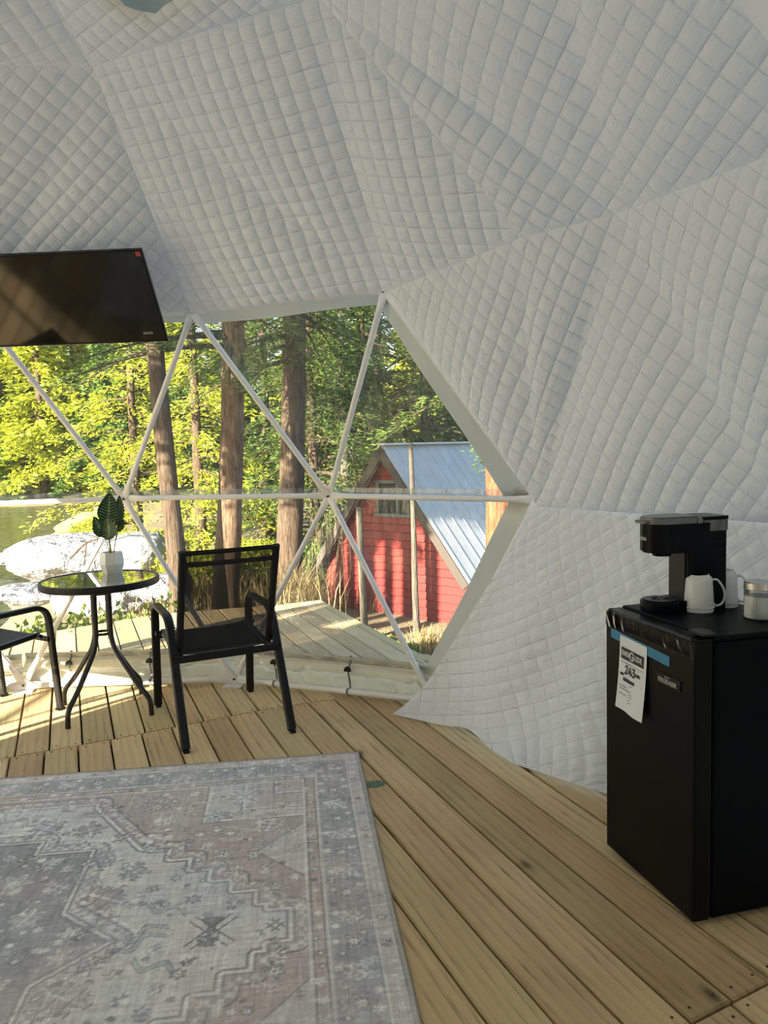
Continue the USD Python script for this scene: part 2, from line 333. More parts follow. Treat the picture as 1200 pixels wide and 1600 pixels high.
for k in range(7):
    a = np.linspace(0, 2*PI, 14, endpoint=False); r = (0.012+0.016*brng.random(14))
    pl = Polygon(np.stack([gp[0]+brng.uniform(-.03, .03)+1.8*r*np.cos(a), gp[1]+brng.uniform(-.02, .02)+r*np.sin(a)], 1))
    pa.append(pl)
gl = unary_union(pa)
obj('paint_stain', cat(*[extr(x, 0.0006, 0.0002) for x in getattr(gl, 'geoms', [gl])]), 'green_paint', floor, smooth=False, label='smear of green paint on a deck board')

# ---------------------------------------------------------------- quilted white liner: ceiling and walls, one mesh for each sewn panel
INS = 0.055; BUBBLE = 0.04
def smooth_inner(v, f, fixed, it):
    import scipy.sparse as sp
    e = np.vstack([f[:, [0, 1]], f[:, [1, 2]], f[:, [2, 0]]]); e = np.vstack([e, e[:, ::-1]])
    Am = sp.csr_matrix((np.ones(len(e)), (e[:, 0], e[:, 1])), shape=(len(v), len(v))); Am.data[:] = 1
    D = sp.diags(1/np.maximum(Am.sum(1).A1 if hasattr(Am.sum(1), 'A1') else np.asarray(Am.sum(1)).ravel(), 1)); Am = D@Am
    for _ in range(it):
        w = 0.5*v+0.5*(Am@v); w[fixed] = v[fixed]; v = w
    return v
def tess(tris, n):
    V, F = [], []; o = 0
    for a, b, c in tris:
        i, j = np.meshgrid(np.arange(n+1), np.arange(n+1), indexing='ij'); ok = i+j <= n
        idx = -np.ones((n+1, n+1), int); idx[ok] = np.arange(ok.sum())
        u, w = i[ok]/n, j[ok]/n
        bub = 27*u*w*(1-u-w)*BUBBLE if n > 20 else 0*u
        V.append(a*(1-u-w)[:, None]+b*u[:, None]+c*w[:, None]+unit(A3(*DC[:2], 0.9)-(a+b+c)/3)*bub[:, None])
        f = [(idx[:-1, :-1], idx[1:, :-1], idx[:-1, 1:]), (idx[1:, :-1], idx[1:, 1:], idx[:-1, 1:])]
        for t in f:
            t = np.stack([x.ravel() for x in t], 1); F.append(t[(t >= 0).all(1)]+o)
        o += ok.sum()
    m = tm(np.vstack(V), np.vstack(F)); m.merge_vertices(digits_vertex=5)
    return np.array(m.vertices), np.array(m.faces)
def border_of(f, nv):
    e = np.sort(np.vstack([f[:, [0, 1]], f[:, [1, 2]], f[:, [2, 0]]]), 1)
    es, ct = np.unique(e, axis=0, return_counts=True); b = np.zeros(nv, bool); b[es[ct == 1].ravel()] = True
    return b
def quilt(v, f, ab, sp=0.068, depth=0.0135, inward=None, wr=0.0025):
    from scipy.spatial import cKDTree
    m = tm(v, f); n = np.array(m.vertex_normals)
    c = (inward if inward is not None else A3(*DC[:2], 0.9))-v
    n *= np.where((n*c).sum(1) < 0, -1, 1)[:, None]
    a, b = ab[:, 0]/sp, ab[:, 1]/sp
    wob = meshkit.fbm(v*1.3, 2, 5)-0.5; a = a+wob*0.22; b = b-wob*0.2
    pa, pb = np.abs(np.sin(PI*a)), np.abs(np.sin(PI*b))
    q = pa**0.65*np.minimum(pb*1.1, 1.0)**0.5
    h = depth*q + wr*2*(meshkit.fbm(np.stack([a*1.2+b*0.3, b*3.1, 0*a], 1), 3, 9)-0.5)*q + 0.035*(meshkit.fbm(v*0.9, 2, 3)-0.5)
    bd_ = border_of(f, len(v)); dist = cKDTree(v[bd_]).query(v)[0]
    return v+n*(h*np.clip(dist/0.03, 0, 1))[:, None], np.stack([a+40, b+40, 0*a], 1)
def panel_frame(P, ang):
    "flat coordinates of the points P, turned by ang degrees"
    c = P.mean(0); U_, S_, Vt_ = np.linalg.svd(P[::max(1, len(P)//3000)]-c, full_matrices=False); nrm = Vt_[2]
    h = unit(np.cross(A3(0, 0, 1), nrm)); h = h if h@RT > 0 else -h
    w = np.cross(nrm, h); w = w if w[2] > 0 else -w
    x, y = (P-c)@h, (P-c)@w; t = math.radians(ang)
    return np.stack([x*math.cos(t)+y*math.sin(t), -x*math.sin(t)+y*math.cos(t)], 1)
def unroll(P, ang):
    "coordinates round the dome and up it"
    a = np.unwrap(np.arctan2(P[:, 1]-DC[1], P[:, 0]-DC[0])) if len(P) < 3 else np.arctan2(P[:, 1]-DC[1], P[:, 0]-DC[0])
    x, y, t = -a*2.85, P[:, 2]*1.05, math.radians(ang)
    return np.stack([x*math.cos(t)+y*math.sin(t), -x*math.sin(t)+y*math.cos(t)], 1)

T = {k: node('T', 0.96+1.5*k, INS) for k in range(10)}; T[0] = on_dome(145, 105); T[-1] = T[9]
V = {k: node('V', 0.96+3*k, INS) for k in range(5)}; AP = node('A', 0, INS)
U = {s: node('U', s, INS) for s in range(-4, 13)}
U[0] = node('U', 0, INS)-A3(0, 0, .03); U[1] = on_dome(300, 492, 2.935); U[2] = on_dome(604, 455, 2.935); U[3] = on_dome(965, 333, 2.95); U27 = on_dome(815, 371, 2.87)
for s in (-3, -2, -1): U[s+15] = U[s]
M_ = {s: node('M', s+0.5, INS) for s in range(-5, 13)}; M_[2] = on_dome(840, 787, 2.95); M_[11] = node('M', 11.3, INS)
ceiling = struct('ceiling')
def ceil_panel(tris, n, frame, sp=0.068, it=14, parent=None, hole=None, dz=0.0, name='quilted_panel'):
    v, f = tess(tris, n); v = smooth_inner(v, f, border_of(f, len(v)), it) if it else v
    if hole is not None:
        o, ex, ey, pg = hole
        q = np.stack([(v-o)@ex, (v-o)@ey], 1)
        import shapely
        ins = shapely.contains_xy(pg, q[:, 0], q[:, 1])
        f = f[~ins[f].any(1)]
        b = border_of(f, len(v))
        near = np.array([pg.exterior.distance(Point(*x)) for x in q[b]]); ix = np.nonzero(b)[0][near < 0.02]
        for i in ix:
            s_ = pg.exterior.interpolate(pg.exterior.project(Point(*q[i]))); v[i] += ex*(s_.x-q[i, 0])+ey*(s_.y-q[i, 1])
        keep = np.unique(f); re = -np.ones(len(v), int); re[keep] = np.arange(len(keep)); v, f = v[keep], re[f]
    ab = frame(v)
    qc = None
    if n > 20: v, qc = quilt(v, f, ab, sp)
    v = v+A3(0, 0, dz)
    g = np.cross(v[f[:, 1]]-v[f[:, 0]], v[f[:, 2]]-v[f[:, 0]]).sum(0)
    return obj(name, (v, f), 'liner_fabric', parent or ceiling, smooth=True, pv=None if qc is None else {'quilt': qc})
FN = 128
ceil_panel([(T[0], U[0], U[1]), (T[0], T[-1], U[0])], FN, lambda P: panel_frame(P, 42))
ceil_panel([(T[0], U[1], U[2]), (T[0], U[2], T[1]), (T[1], U[2], U27)], FN, lambda P: panel_frame(P, -6))
ceil_panel([(T[1], U27, U[3]), (T[1], U[3], T[2]), (T[2], U[3], U[4])], FN, lambda P: panel_frame(P, 25))
ceil_panel([(T[-1], T[0], V[0])], FN, lambda P: panel_frame(P, 20))
ho = on_dome(245, 12); nn = unit(np.cross(T[0]-V[0], T[1]-V[0])); hx = unit(np.cross(A3(0, 0, 1), nn)); hy = np.cross(nn, hx)
npl = unit(np.cross(T[1]-T[0], V[0]-T[0]))
def on_panel(u, v):
    d = ray(u, v); return EYE+d*(((T[0]-EYE)@npl)/(d@npl))
ho = on_panel(245, 12)
HP = [on_panel(*p) for p in [(247, 13), (262, -1), (330, -40), (360, -160), (250, -260), (140, -200), (150, -60), (200, -1), (220, 7)]]
hpoly = Polygon([((p-ho)@hx, (p-ho)@hy) for p in HP])
ceil_panel([(T[0], T[1], V[0])], FN, lambda P: panel_frame(P, 12), hole=(ho, hx, hy, hpoly))
rest = [(T[k], T[k+1], V[(k//2)]) if k % 2 == 0 else (T[k], T[(k+1) % 10], V[((k+1)//2) % 5]) for k in range(1, 9)]
rest += [(T[2*k+1], V[k], V[(k+1) % 5]) for k in range(5)]
rest += [(V[k], V[(k+1) % 5], AP) for k in range(5)]
for k in range(2, 10):
    s0 = 0.96+1.5*k; a = int(math.floor(s0+0.1)) if k % 2 == 0 else int(math.floor(s0))
    if k < 9: rest += [(T[k], U[a % 15], U[(a+1) % 15]), (T[k], U[(a+1) % 15], T[(k+1) % 10])]
    else: rest += [(T[9], U[14], U[0])]
    if k % 2 == 0 and k > 2: rest += [(T[k], U[a-1], U[a])]
for t in rest: ceil_panel([t], 8, lambda P: panel_frame(P, 0), it=0)
sv = [(p-ho)@hx*1.0 for p in HP]
sk = struct('window_2'); skp = np.array(HP)+unit(DC-ho)*-0.006; skc = skp.mean(0)
skv = np.vstack([skc, skc+(skp-skc)*1.25]); skn = len(skp)
obj('pane', (skv, np.array([[0, 1+i, 1+(i+1) % skn] for i in range(skn)])), 'skylight_vinyl', sk, smooth=False)

wall_right = struct('wall_right'); wall_back = struct('wall_back')
um = [(U[2], M_[2], U27), (U27, M_[2], U[3]), (U[3], M_[2], M_[3]), (U[3], M_[3], U[4]), (U[4], M_[3], M_[4])]
hem = 0.012
def hem_tris(ts): return [tuple(p-A3(0, 0, hem) if abs(p[2]-1.1) < 0.15 else p for p in t) for t in ts]
ceil_panel(hem_tris(um), FN, lambda P: unroll(P, 47), parent=wall_right, name='upper_quilted_panel')
for s in range(4, 12):
    ceil_panel([(U[s], M_[s], U[s+1]), (U[s+1], M_[s], M_[s+1])][:2 if s < 11 else 1], 8, lambda P: unroll(P, 0), it=0, parent=wall_back, name='upper_panel')
# lower band: from the M ring down to a skirt that flares out over the deck
knee = [on_dome(697, 1064, 2.95)]; knee = [A3(0.19, 3.90, 0.13), A3(0.42, 3.58, 0.12), A3(0.62, 3.31, 0.12), A3(0.86, 2.98, 0.12), A3(1.235, 2.70, 0.12), A3(1.36, 2.2, 0.12), A3(1.42, 1.7, 0.12), A3(1.42, 1.2, 0.12)]
foot = [A3(0.015, 3.83, 0.0), A3(0.325, 3.60, 0), A3(0.52, 3.18, 0), A3(0.72, 2.98, 0), A3(0.90, 2.80, 0), A3(1.17, 2.60, 0), A3(1.33, 2.05, 0), A3(1.36, 1.3, 0)]
topl = [M_[2]+A3(0, 0, 0.0), M_[2]*0.82+M_[3]*0.18, M_[2]*0.62+M_[3]*0.38, M_[2]*.35+M_[3]*.65, M_[3]*0.95+M_[2]*.05, M_[3]*.6+M_[4]*.4, M_[3]*.2+M_[4]*.8, M_[4]]
topl = [p+unit(A3(*p[:2], 0)-A3(*DC[:2], 0))*0.012 for p in topl]
nu, nv = 300, 130
def resam(P, n):
    P = np.asarray(P); return np.stack([np.interp(np.linspace(0, len(P)-1, n), np.arange(len(P)), P[:, i]) for i in range(3)], 1)
def resam_s(P, n):
    return resam(bez(*P, n=10), n)
Tu, Ku, Fu = resam(topl, nu), resam_s(knee, nu), resam(foot, nu)
uu = np.linspace(0, 7, nu)
# the front corner lies folded over: a crease between the first and second foot points
Fu[:, 2] = 0.012+0.03*np.exp(-((uu-1.25)/0.25)**2); Ku += unit(Ku-A3(*DC[:2], 0.12))*0.02*np.sin(uu*4)[:, None]
tv = np.linspace(0, 1, nv)
G = np.zeros((nu, nv, 3))
for j, t in enumerate(tv):
    if t < 0.72:
        q = t/0.72; G[:, j] = Tu*(1-q)+(Ku+(Tu-Ku)*0.10)*q
    else:
        q = (t-0.72)/0.28; a0 = Ku+(Tu-Ku)*0.10; G[:, j] = (1-q)**2*a0+2*q*(1-q)*(Ku*0.75+Fu*0.25)*A3(1, 1, 0.75)+q*q*Fu
gv = G.reshape(-1, 3); gf = gridf(nu, nv)
ctr = (Tu[0]+Ku[0])/2
gv = smooth_inner(gv, gf, border_of(gf, len(gv)), 20)
arc = np.concatenate([[0], np.cumsum(np.linalg.norm(np.diff(0.5*(Tu+Ku), axis=0), axis=1))])
hgt = np.cumsum(np.concatenate([np.zeros((nu, 1)), np.linalg.norm(np.diff(G, axis=1), axis=2)], 1), 1)
t = math.radians(38); X_, Y_ = np.repeat(arc, nv), -hgt.ravel()
gv, gq = quilt(gv, gf, np.stack([X_*math.cos(t)+Y_*math.sin(t), -X_*math.sin(t)+Y_*math.cos(t)], 1), 0.072, 0.0125)
gv[:, 2] = np.maximum(gv[:, 2], 0.006)
obj('lower_quilted_panel', (gv, gf), 'liner_fabric', wall_right, smooth=True, pv={'quilt': gq})
Fn = lambda s: node('F', s, 0.10)
for s in range(4, 11):
    ceil_panel([(M_[s], Fn(s+1), M_[s+1]), (M_[s], Fn(s), Fn(s+1))] if s > 4 else [(M_[4], Fn(5), M_[5])], 8, lambda P: unroll(P, 0), it=0, parent=wall_back, name='lower_panel')
ceil_panel([(M_[11], Fn(11), Fn(12))], 8, lambda P: unroll(P, 0), it=0, parent=wall_back, name='lower_panel')

# ---------------------------------------------------------------- the bay window: white tube frame, clear vinyl panes, border and rolled-up skirt
win = struct('window_1')
def strut(a, b, r=0.0155):
    a, b = np.asarray(a), np.asarray(b); d = unit(b-a); L = np.linalg.norm(b-a)
    s = np.array([0.0, .025, .06, .10, .14, .5, .86, .90, .94, .975, 1.0]); s = np.interp(s, [0, .14, .86, 1], [0, min(.14, .13/L), max(.86, 1-.13/L), 1])
    fl = np.array([1, 1, .85, .4, 0, 0, 0, .4, .85, 1, 1])
    nrm = unit(A3(*(DC-A3(0, 0, 0)))-(a+b)/2); nrm = unit(nrm-d*(nrm@d)); th = np.arange(12)/12*2*PI
    prof = np.array([np.stack([(r*(1+0.45*q))*np.cos(th), (r*(1-0.78*q))*np.sin(th)], 1) for q in fl])
    return frame_sweep(a+(b-a)*s[:, None], prof, up=nrm)
S0, S1 = -3, 2
Fd = {s: node('F', s) for s in range(S0, S1+3)}; Md = {s: node('M', s+.5) for s in range(S0-1, S1+3)}; Ud = {s: node('U', s) for s in range(S0, S1+3)}
tubes = []
for s in range(S0, S1+1):
    tubes += [(Fd[s], Md[s-1]), (Fd[s], Md[s]), (Md[s-1], Ud[s]), (Md[s], Ud[s])]
    if s < S1: tubes += [(Ud[s], Ud[s+1])]
for s in range(S0-1, S1): tubes += [(Md[s], Md[s+1])]
for i, (a, b) in enumerate(tubes):
    d = unit(b-a); ofs = unit(DC-(a+b)/2)*0.004*((i % 3)-1)
    obj('strut', strut(a+ofs-d*0.012, b+ofs+d*0.012), 'white_steel', win, smooth=40)
for s in range(S0, S1+2): obj('base_rail', strut(Fd[s], Fd[s+1], 0.017), 'white_steel', win, smooth=40)
def bolt(p, n, r=0.006):
    c = trimesh.creation.cylinder(radius=r, height=0.012, sections=8); n = unit(n); x = unit(np.cross(n, A3(0.1, 0.2, 1))); return moved(c, basis(p+n*0.012, x, np.cross(n, x), n))
for s in range(S0, S1+1):
    for p in ([Fd[s], Md[s], Ud[s]]): obj('bolt', bolt(p, DC-p), 'dark_bolt', win, smooth=False)
    p = Fd[s]; nI = unit(A3(*DC[:2], 0)-A3(*p[:2], 0)); tg = np.cross(A3(0, 0, 1), nI)
    obj('foot_plate', moved(cbox((0.11, 0.09, 0.006), (0, 0, 0.003), 0.001), basis(A3(*p[:2], 0)+nI*0.012, tg, nI, A3(0, 0, 1))), 'white_steel', win, smooth=False)
out = lambda p, e=0.03: p+unit(p-A3(*DC[:2], p[2]*0.5+0.3))*e
FZ = 0.235
def pane(P, n=6):
    v, f = tess([tuple(out(p) for p in P)], n)
    c = v.mean(0); nn = unit(np.cross(P[1]-P[0], P[2]-P[0])); nn = nn if nn@(c-DC) > 0 else -nn
    k = (meshkit.fbm(v*3.1, 2, 4)-0.5)*0.012
    return v+nn*(k*(~border_of(f, len(v))))[:, None], f
for s in range(S0, S1):
    obj('pane', pane((Fd[s], Md[s], Fd[s+1])), 'clear_vinyl', win, smooth=True)
for s in range(S0, S1+1):
    a, b, c = Md[s-1], Fd[s], Md[s]
    obj('pane', pane((a, b, c)), 'clear_vinyl', win, smooth=True)
    obj('pane', pane((a, c, Ud[s])), 'clear_vinyl', win, smooth=True)
    if s < S1: obj('pane', pane((Ud[s], Md[s], Ud[s+1])), 'clear_vinyl', win, smooth=True)
def strip(a, b, dirn, w0, w1, off=0.034, n=24, wob=0.004, th=0.0012):
    "a band of vinyl from a to b, w0..w1 wide towards dirn, just outside the tubes"
    q = np.linspace(0, 1, n)[:, None]; e = a+(b-a)*q; d = unit(dirn-(b-a)*((dirn@(b-a))/((b-a)@(b-a))))
    wv = (w0+(w1-w0)*q)+wob*np.sin(q*9+w0*50)
    o2 = unit((a+b)/2-DC)*off
    v = np.stack([e+o2, e+o2+d*wv], 1).reshape(-1, 3); return sheet(v, gridf(n, 2), th)
for a, b, c, w0, w1 in [(Ud[2], Md[2], Md[1], .10, .165), (Md[2], Fd[2], Md[1], .13, .13), (Ud[0], Ud[1], Md[0], .07, .07), (Ud[1], Ud[2], Md[1], .085, .075), (Ud[-1], Ud[0], Md[-1], .07, .07)]:
    obj('vinyl_border', strip(a, b, c-(a+b)/2, w0, w1), 'vinyl_border', win, smooth=True)
for s in range(S0-1, S1):
    a, b = Md[s], Md[s+1]; obj('weld_strip', strip(a+(b-a)*.02, a+(b-a)*.98, A3(0, 0, 1), .038, .038, wob=0), 'weld_strip_vinyl', win, smooth=True)
# skirt of rolled-up vinyl along the foot of the window
n = 90
for s in range(S0, S1+1):
    a, b = Fd[s], Fd[s+1]; q = np.linspace(0, 1, n)[:, None]
    if s == S1: q = q*0.35
    e = a+(b-a)*q; e[:, 2] = 0; o = unit(A3(*((a+b)/2)[:2], 0)-A3(*DC[:2], 0)); tv_ = np.cumsum(np.full(n, 1.0))
    # profile (outward, z): flat sheet, fold, bulge, turned-under lip
    prof = np.array([(0.012, 0.215), (0.020, 0.190), (0.024, 0.172), (0.0, 0.160), (-0.012, 0.130), (0.012, 0.114), (0.028, 0.098), (0.018, 0.07), (0.0, 0.04), (0.016, 0.012), (0.03, 0.006)])
    ps = bez(*[A3(x, z, 0) for x, z in prof], n=5)[:, :2]; k = len(ps)
    Vv = e[:, None, :]+o*(ps[None, :, :1]+0.028)+A3(0, 0, 1)*ps[None, :, 1:]
    nz = (meshkit.fbm(np.stack(np.broadcast_arrays(q*np.linalg.norm(b-a)*13+s*7, ps[None, :, 1]*26, q*0), -1), 4, 3)-0.5)*0.055
    w = np.minimum(1, ps[:, 1]/0.03)*np.minimum(1, np.maximum(0, (0.22-ps[:, 1])/0.05))
    Vv = Vv+o*(nz*w)[..., None]+A3(0, 0, 1)*(nz*w*0.5)[..., None]
    obj('rolled_skirt', sheet(Vv.reshape(-1, 3), gridf(n, k), 0.0012), 'rolled_vinyl', win, smooth=True)
    obj('skirt_edging', strip(e[0]+A3(0, 0, .182)+o*.02, e[-1]+A3(0, 0, .182)+o*.02, A3(0, 0, 1), .036, .036, 0.03, wob=0.0015), 'skirt_band', win, smooth=True)
    for t_ in ((0.22, 0.60) if s < S1 else ()):
        pt = a+(b-a)*t_; pt[2] = 0; sp = [(0.030, 0.222), (0.024, 0.19), (-0.004, 0.165), (-0.010, 0.132), (0.004, 0.1), (0.01, 0.05), (-0.018, 0.03), (-0.02, 0.008)]
        path = np.array([pt+o*(x+0.018)+A3(0, 0, z) for x, z in sp]); st = frame_sweep(path, np.array([(-.0055, -.001), (.0055, -.001), (.0055, .001), (-.0055, .001)]), up=-o+A3(0, 0, .01))
        p = obj('strap', st, 'grey_strap', win, smooth=False)
        tg = unit(b-a)
        bk = hull([A3(x, y, z) for y in (-.006, .006) for x, z in ((-.02, -.012), (.02, -.012), (.019, .0), (.012, .011), (0, .016), (-.012, .011), (-.019, 0))])
        obj('buckle', moved(bk, basis(pt+o*-0.002+A3(0, 0, .160), tg, o, A3(0, 0, 1))), 'powder_black', p, smooth=False)
        obj('tie_collar', moved(trimesh.creation.cylinder(radius=.0185, height=.012, sections=14), basis(pt*A3(1, 1, 0)+A3(0, 0, .035), o, A3(0, 0, 1), tg)), 'grey_strap', win, smooth=False)

# ---------------------------------------------------------------- chairs
mat('sling', (0.010, 0.011, 0.014), 0.75, bump=(700, 0.0008))
usdkit.material(stage, '/World/Looks/sling_back', {'d': ('principled_bsdf', {'base_color': (0.010, 0.011, 0.013), 'roughness': 0.8}), 't': ('transparent_bsdf', {'color': (1, 1, 1)}),
    'm': ('mix_closure', {'fac': 0.11})}, [('d.BSDF', 'm.closure1'), ('t.BSDF', 'm.closure2')], surface='m.closure')
RECT = lambda w, h, c=0.006: np.array([(-w+c, -h), (w-c, -h), (w, -h+c), (w, h-c), (w-c, h), (-w+c, h), (-w, h-c), (-w, -h+c)])
def make_chair(label, loc, rz):
    t = thing('patio_chair', label, 'chair', loc, rz, 'black sling patio chairs either side of the glass table')
    X = 0.255
    for sx in (-1, 1):
        side = fillet([A3(sx*X, .365, .012), A3(sx*X, .322, .575), A3(sx*X, -.09, .572), A3(sx*X, -.36, .012)], .085, 8)
        n0 = len(side)
        obj('arm_and_legs', frame_sweep(side, RECT(.0125, .021), up=A3(sx, 0, 0) if False else None), 'powder_black', t, smooth=25)
        for y, z in ((.365, 0.006), (-.36, 0.006)):
            obj('foot_cap', cbox((.028, .046, .014), (sx*X, y, .007), .003), 'plastic_black', t, smooth=False)
        rail = fillet([A3(sx*.222, .285, .425), A3(sx*.222, -.13, .385), A3(sx*.222, -.325, .915)], .06, 8)
        obj('sling_rail', frame_sweep(rail, RECT(.013, .016), up=A3(1, 0, 0)), 'powder_black', t, smooth=25)
        for y, z in ((.27, .423), (-.185, .40)):
            c = trimesh.creation.cylinder(radius=.011, height=.05, sections=10); obj('spacer_bolt', moved(c, basis(A3(sx*.24, y, z), A3(0, 1, 0), A3(0, 0, 1), A3(1, 0, 0))), 'plastic_black', t, smooth=30)
    obj('crossbar', frame_sweep([A3(-X, -.19, .385), A3(X, -.19, .385)], RECT(.011, .016, .004), up=A3(0, 0, 1)), 'powder_black', t, smooth=25)
    obj('crossbar', frame_sweep([A3(-X, .325, .395), A3(X, .325, .395)], RECT(.010, .013, .004), up=A3(0, 0, 1)), 'powder_black', t, smooth=25)
    obj('crossbar', tube([A3(-.222, -.325, .905), A3(.222, -.325, .905)], .011), 'powder_black', t, smooth=30)
    path = bez(A3(0, .295, .428), A3(0, .2, .408), A3(0, 0, .392), A3(0, -.10, .39), n=6); xs = np.linspace(-.215, .215, 9)
    sag = (1-(xs/.215)**2)
    v = np.array([[A3(x, p[1], p[2]-.012*s_) for x, s_ in zip(xs, sag)] for p in path]).reshape(-1, 3); obj('seat', sheet(v, gridf(len(path), 9), .003), 'sling', t, smooth=True)
    path = bez(A3(0, -.10, .39), A3(0, -.137, .412), A3(0, -.16, .46), A3(0, -.24, .68), A3(0, -.305, .86), A3(0, -.327, .918), n=6)
    v = np.array([[A3(x, p[1]-.012*s_, p[2]) for x, s_ in zip(xs, sag)] for p in path]).reshape(-1, 3); obj('backrest', (v, gridf(len(path), 9)), 'sling_back', t, smooth=True)
    hp = [A3(0, -.305, .862), A3(0, -.327, .918)]; v = np.array([[A3(x, p[1]-.012*s_+.004, p[2]) for x, s_ in zip(xs, sag)] for p in hp]).reshape(-1, 3)
    hm = [A3(0, -.296, .838), A3(0, -.305, .862)]; v2 = np.array([[A3(x, p[1]-.012*s_+.003, p[2]) for x, s_ in zip(xs, sag)] for p in hm]).reshape(-1, 3)
    obj('hem_seam', sheet(v2*A3(1, 1, 1)+A3(0, 0, 0), gridf(2, 9), .002), 'sling', t, smooth=False)
    return t
cR = (on_z(289, 1180)+on_z(452, 1138)+on_z(240, 1110)+on_z(387, 1077))/4
chair = make_chair('black sling patio chair seen from behind, right of the round glass table', A3(cR[0]+.012, cR[1], 0), math.degrees(math.atan2(.458, .889))-1.5)
f1, f2 = on_z(98, 1110), on_z(3, 1086)
hd = unit(A3(.52, .855, 0)); cL = (f1+f2)/2-hd*.365
chair2 = dup(chair, A3(*cL[:2], 0), math.degrees(math.atan2(-hd[0], hd[1])), 'black sling patio chair cut by the left picture edge, left of the round glass table')

# ---------------------------------------------------------------- glass table, pot and plant
usdkit.material(stage, '/World/Looks/table_glass', {'p': ('principled_bsdf', {'base_color': (0.02, 0.024, 0.024), 'roughness': 0.015, 'ior': 3.4, 'specular_ior_level': 0.5, 'coat_weight': 1.0, 'coat_roughness': 0.01}),
   'tc': ('texture_coordinate', {}), 'n': ('noise_texture', {'scale': 22.0, 'detail': 1.0}), 'b': ('bump', {'distance': 0.0006, 'strength': 0.5})},
   [('tc.object', 'n.vector'), ('n.fac', 'b.height'), ('b.normal', 'p.normal'), ('b.normal', 'p.coat_normal')], surface='p.BSDF')
TB = A3(-1.513, 4.046, 0.0); TZ = 0.71
tb = thing('bistro_table', 'small round bistro table with a dark reflective glass top and black tube legs', 'table', TB)
obj('tabletop', lathe([(0, TZ-.008), (.285, TZ-.008), (.285, TZ-.001), (.283, TZ), (0, TZ)], 64), 'table_glass', tb, smooth=30)
obj('rim', lathe([(.284, TZ-.03), (.296, TZ-.033), (.302, TZ-.028), (.303, TZ-.004), (.300, TZ+.003), (.290, TZ+.004), (.284, TZ), (.284, TZ-.03)], 64), 'powder_black', tb, smooth=40)
ft = [on_z(92, 1135, .0), on_z(236, 1112, .0)]
ax = unit(ft[1]-ft[0]); a0 = math.atan2(*(ft[1]-ft[0])[:2][::-1])
for k in range(4):
    a = a0-math.radians(90+45)+k*PI/2
    c, s = math.cos(a), math.sin(a); L = lambda r, z: A3(r*c, r*s, z)
    leg = fillet([L(.052, TZ-.012), L(.052, .40), L(.075, .33), L(.215, .15), L(.285, .085), L(.288, .0)], .07, 6)
    obj('leg', tube(leg, .0132, 10), 'tube_black', tb, smooth=40)
    obj('foot_cap', lathe([(0, 0), (.0125, 0), (.0125, .02), (0, .02)], 10, L(.288, 0)), 'plastic_black', tb, smooth=30)
for z in (.635, .42):
    obj('ring', trimesh.creation.torus(.046, .007, major_sections=32, minor_sections=8).apply_translation((0, 0, z)), 'tube_black', tb, smooth=40)
obj('mounting_plate', cbox((.2, .2, .005), (0, 0, TZ-.012), .001), 'powder_black', tb, smooth=False)
mat('ceramic_white', (0.74, 0.73, 0.69), 0.35, var=(40, (0.66, 0.65, 0.61), 0.2))
mat('potting_soil', (0.5, 0.47, 0.40), 0.9, bump=(90, .004))
pp = on_z(180, 891.5, TZ+.004); POT = A3(pp[0], pp[1], TZ)
d_ = POT[:2]-TB[:2]
if np.linalg.norm(d_) > .21: POT[:2] = TB[:2]+d_/np.linalg.norm(d_)*.21
pot = thing('plant_pot', 'white faceted ceramic plant pot standing on the round glass table', 'plant pot', POT)
def facet(rz, nseg=7, tw=0.0):
    v = []; 
    for i, (r, z) in enumerate(rz):
        a = (np.arange(nseg)/nseg)*2*PI+tw*i; v.append(np.stack([r*np.cos(a), r*np.sin(a), 0*a+z], 1))
    k = len(rz); i, j = np.meshgrid(np.arange(k-1), np.arange(nseg), indexing='ij')
    q = np.stack([i*nseg+j, i*nseg+(j+1) % nseg, (i+1)*nseg+(j+1) % nseg, (i+1)*nseg+j], -1).reshape(-1, 4)
    vv = np.vstack(v+[A3(0, 0, rz[0][1])[None], A3(0, 0, rz[-1][1])[None]]); n_ = k*nseg; r_ = np.arange(nseg)
    f = np.vstack([q[:, [0, 1, 2]], q[:, [0, 2, 3]], np.stack([np.full(nseg, n_), (r_+1) % nseg, r_], 1), np.stack([np.full(nseg, n_+1), (k-1)*nseg+r_, (k-1)*nseg+(r_+1) % nseg], 1)])
    return tm(vv, f)
obj('body', facet([(.050, 0), (.066, .05), (.060, .115), (.054, .115), (.052, .100)], 7), 'ceramic_white', pot, smooth=False)
usdkit.material(stage, '/World/Looks/striped_leaf', {'at': ('attribute', {'attribute': 'tint'}), 'p': ('principled_bsdf', {'roughness': 0.4}), 'tl': ('translucent_bsdf', {}), 'm': ('mix_closure', {'fac': 0.15})},
   [('at.color', 'p.base_color'), ('at.color', 'tl.color'), ('p.BSDF', 'm.closure1'), ('tl.BSDF', 'm.closure2')], surface='m.closure')
mat('leaf_stem', (0.16, 0.17, 0.05), 0.5)
plant = thing('potted_plant', 'artificial plant with dark green leaves and pale chevron veins in the white pot', 'plant', POT+A3(0, 0, .10))
obj('soil', lathe([(0, -.02), (.048, -.02), (.046, -.002), (0, .003)], 14), 'potting_soil', plant, smooth=False)
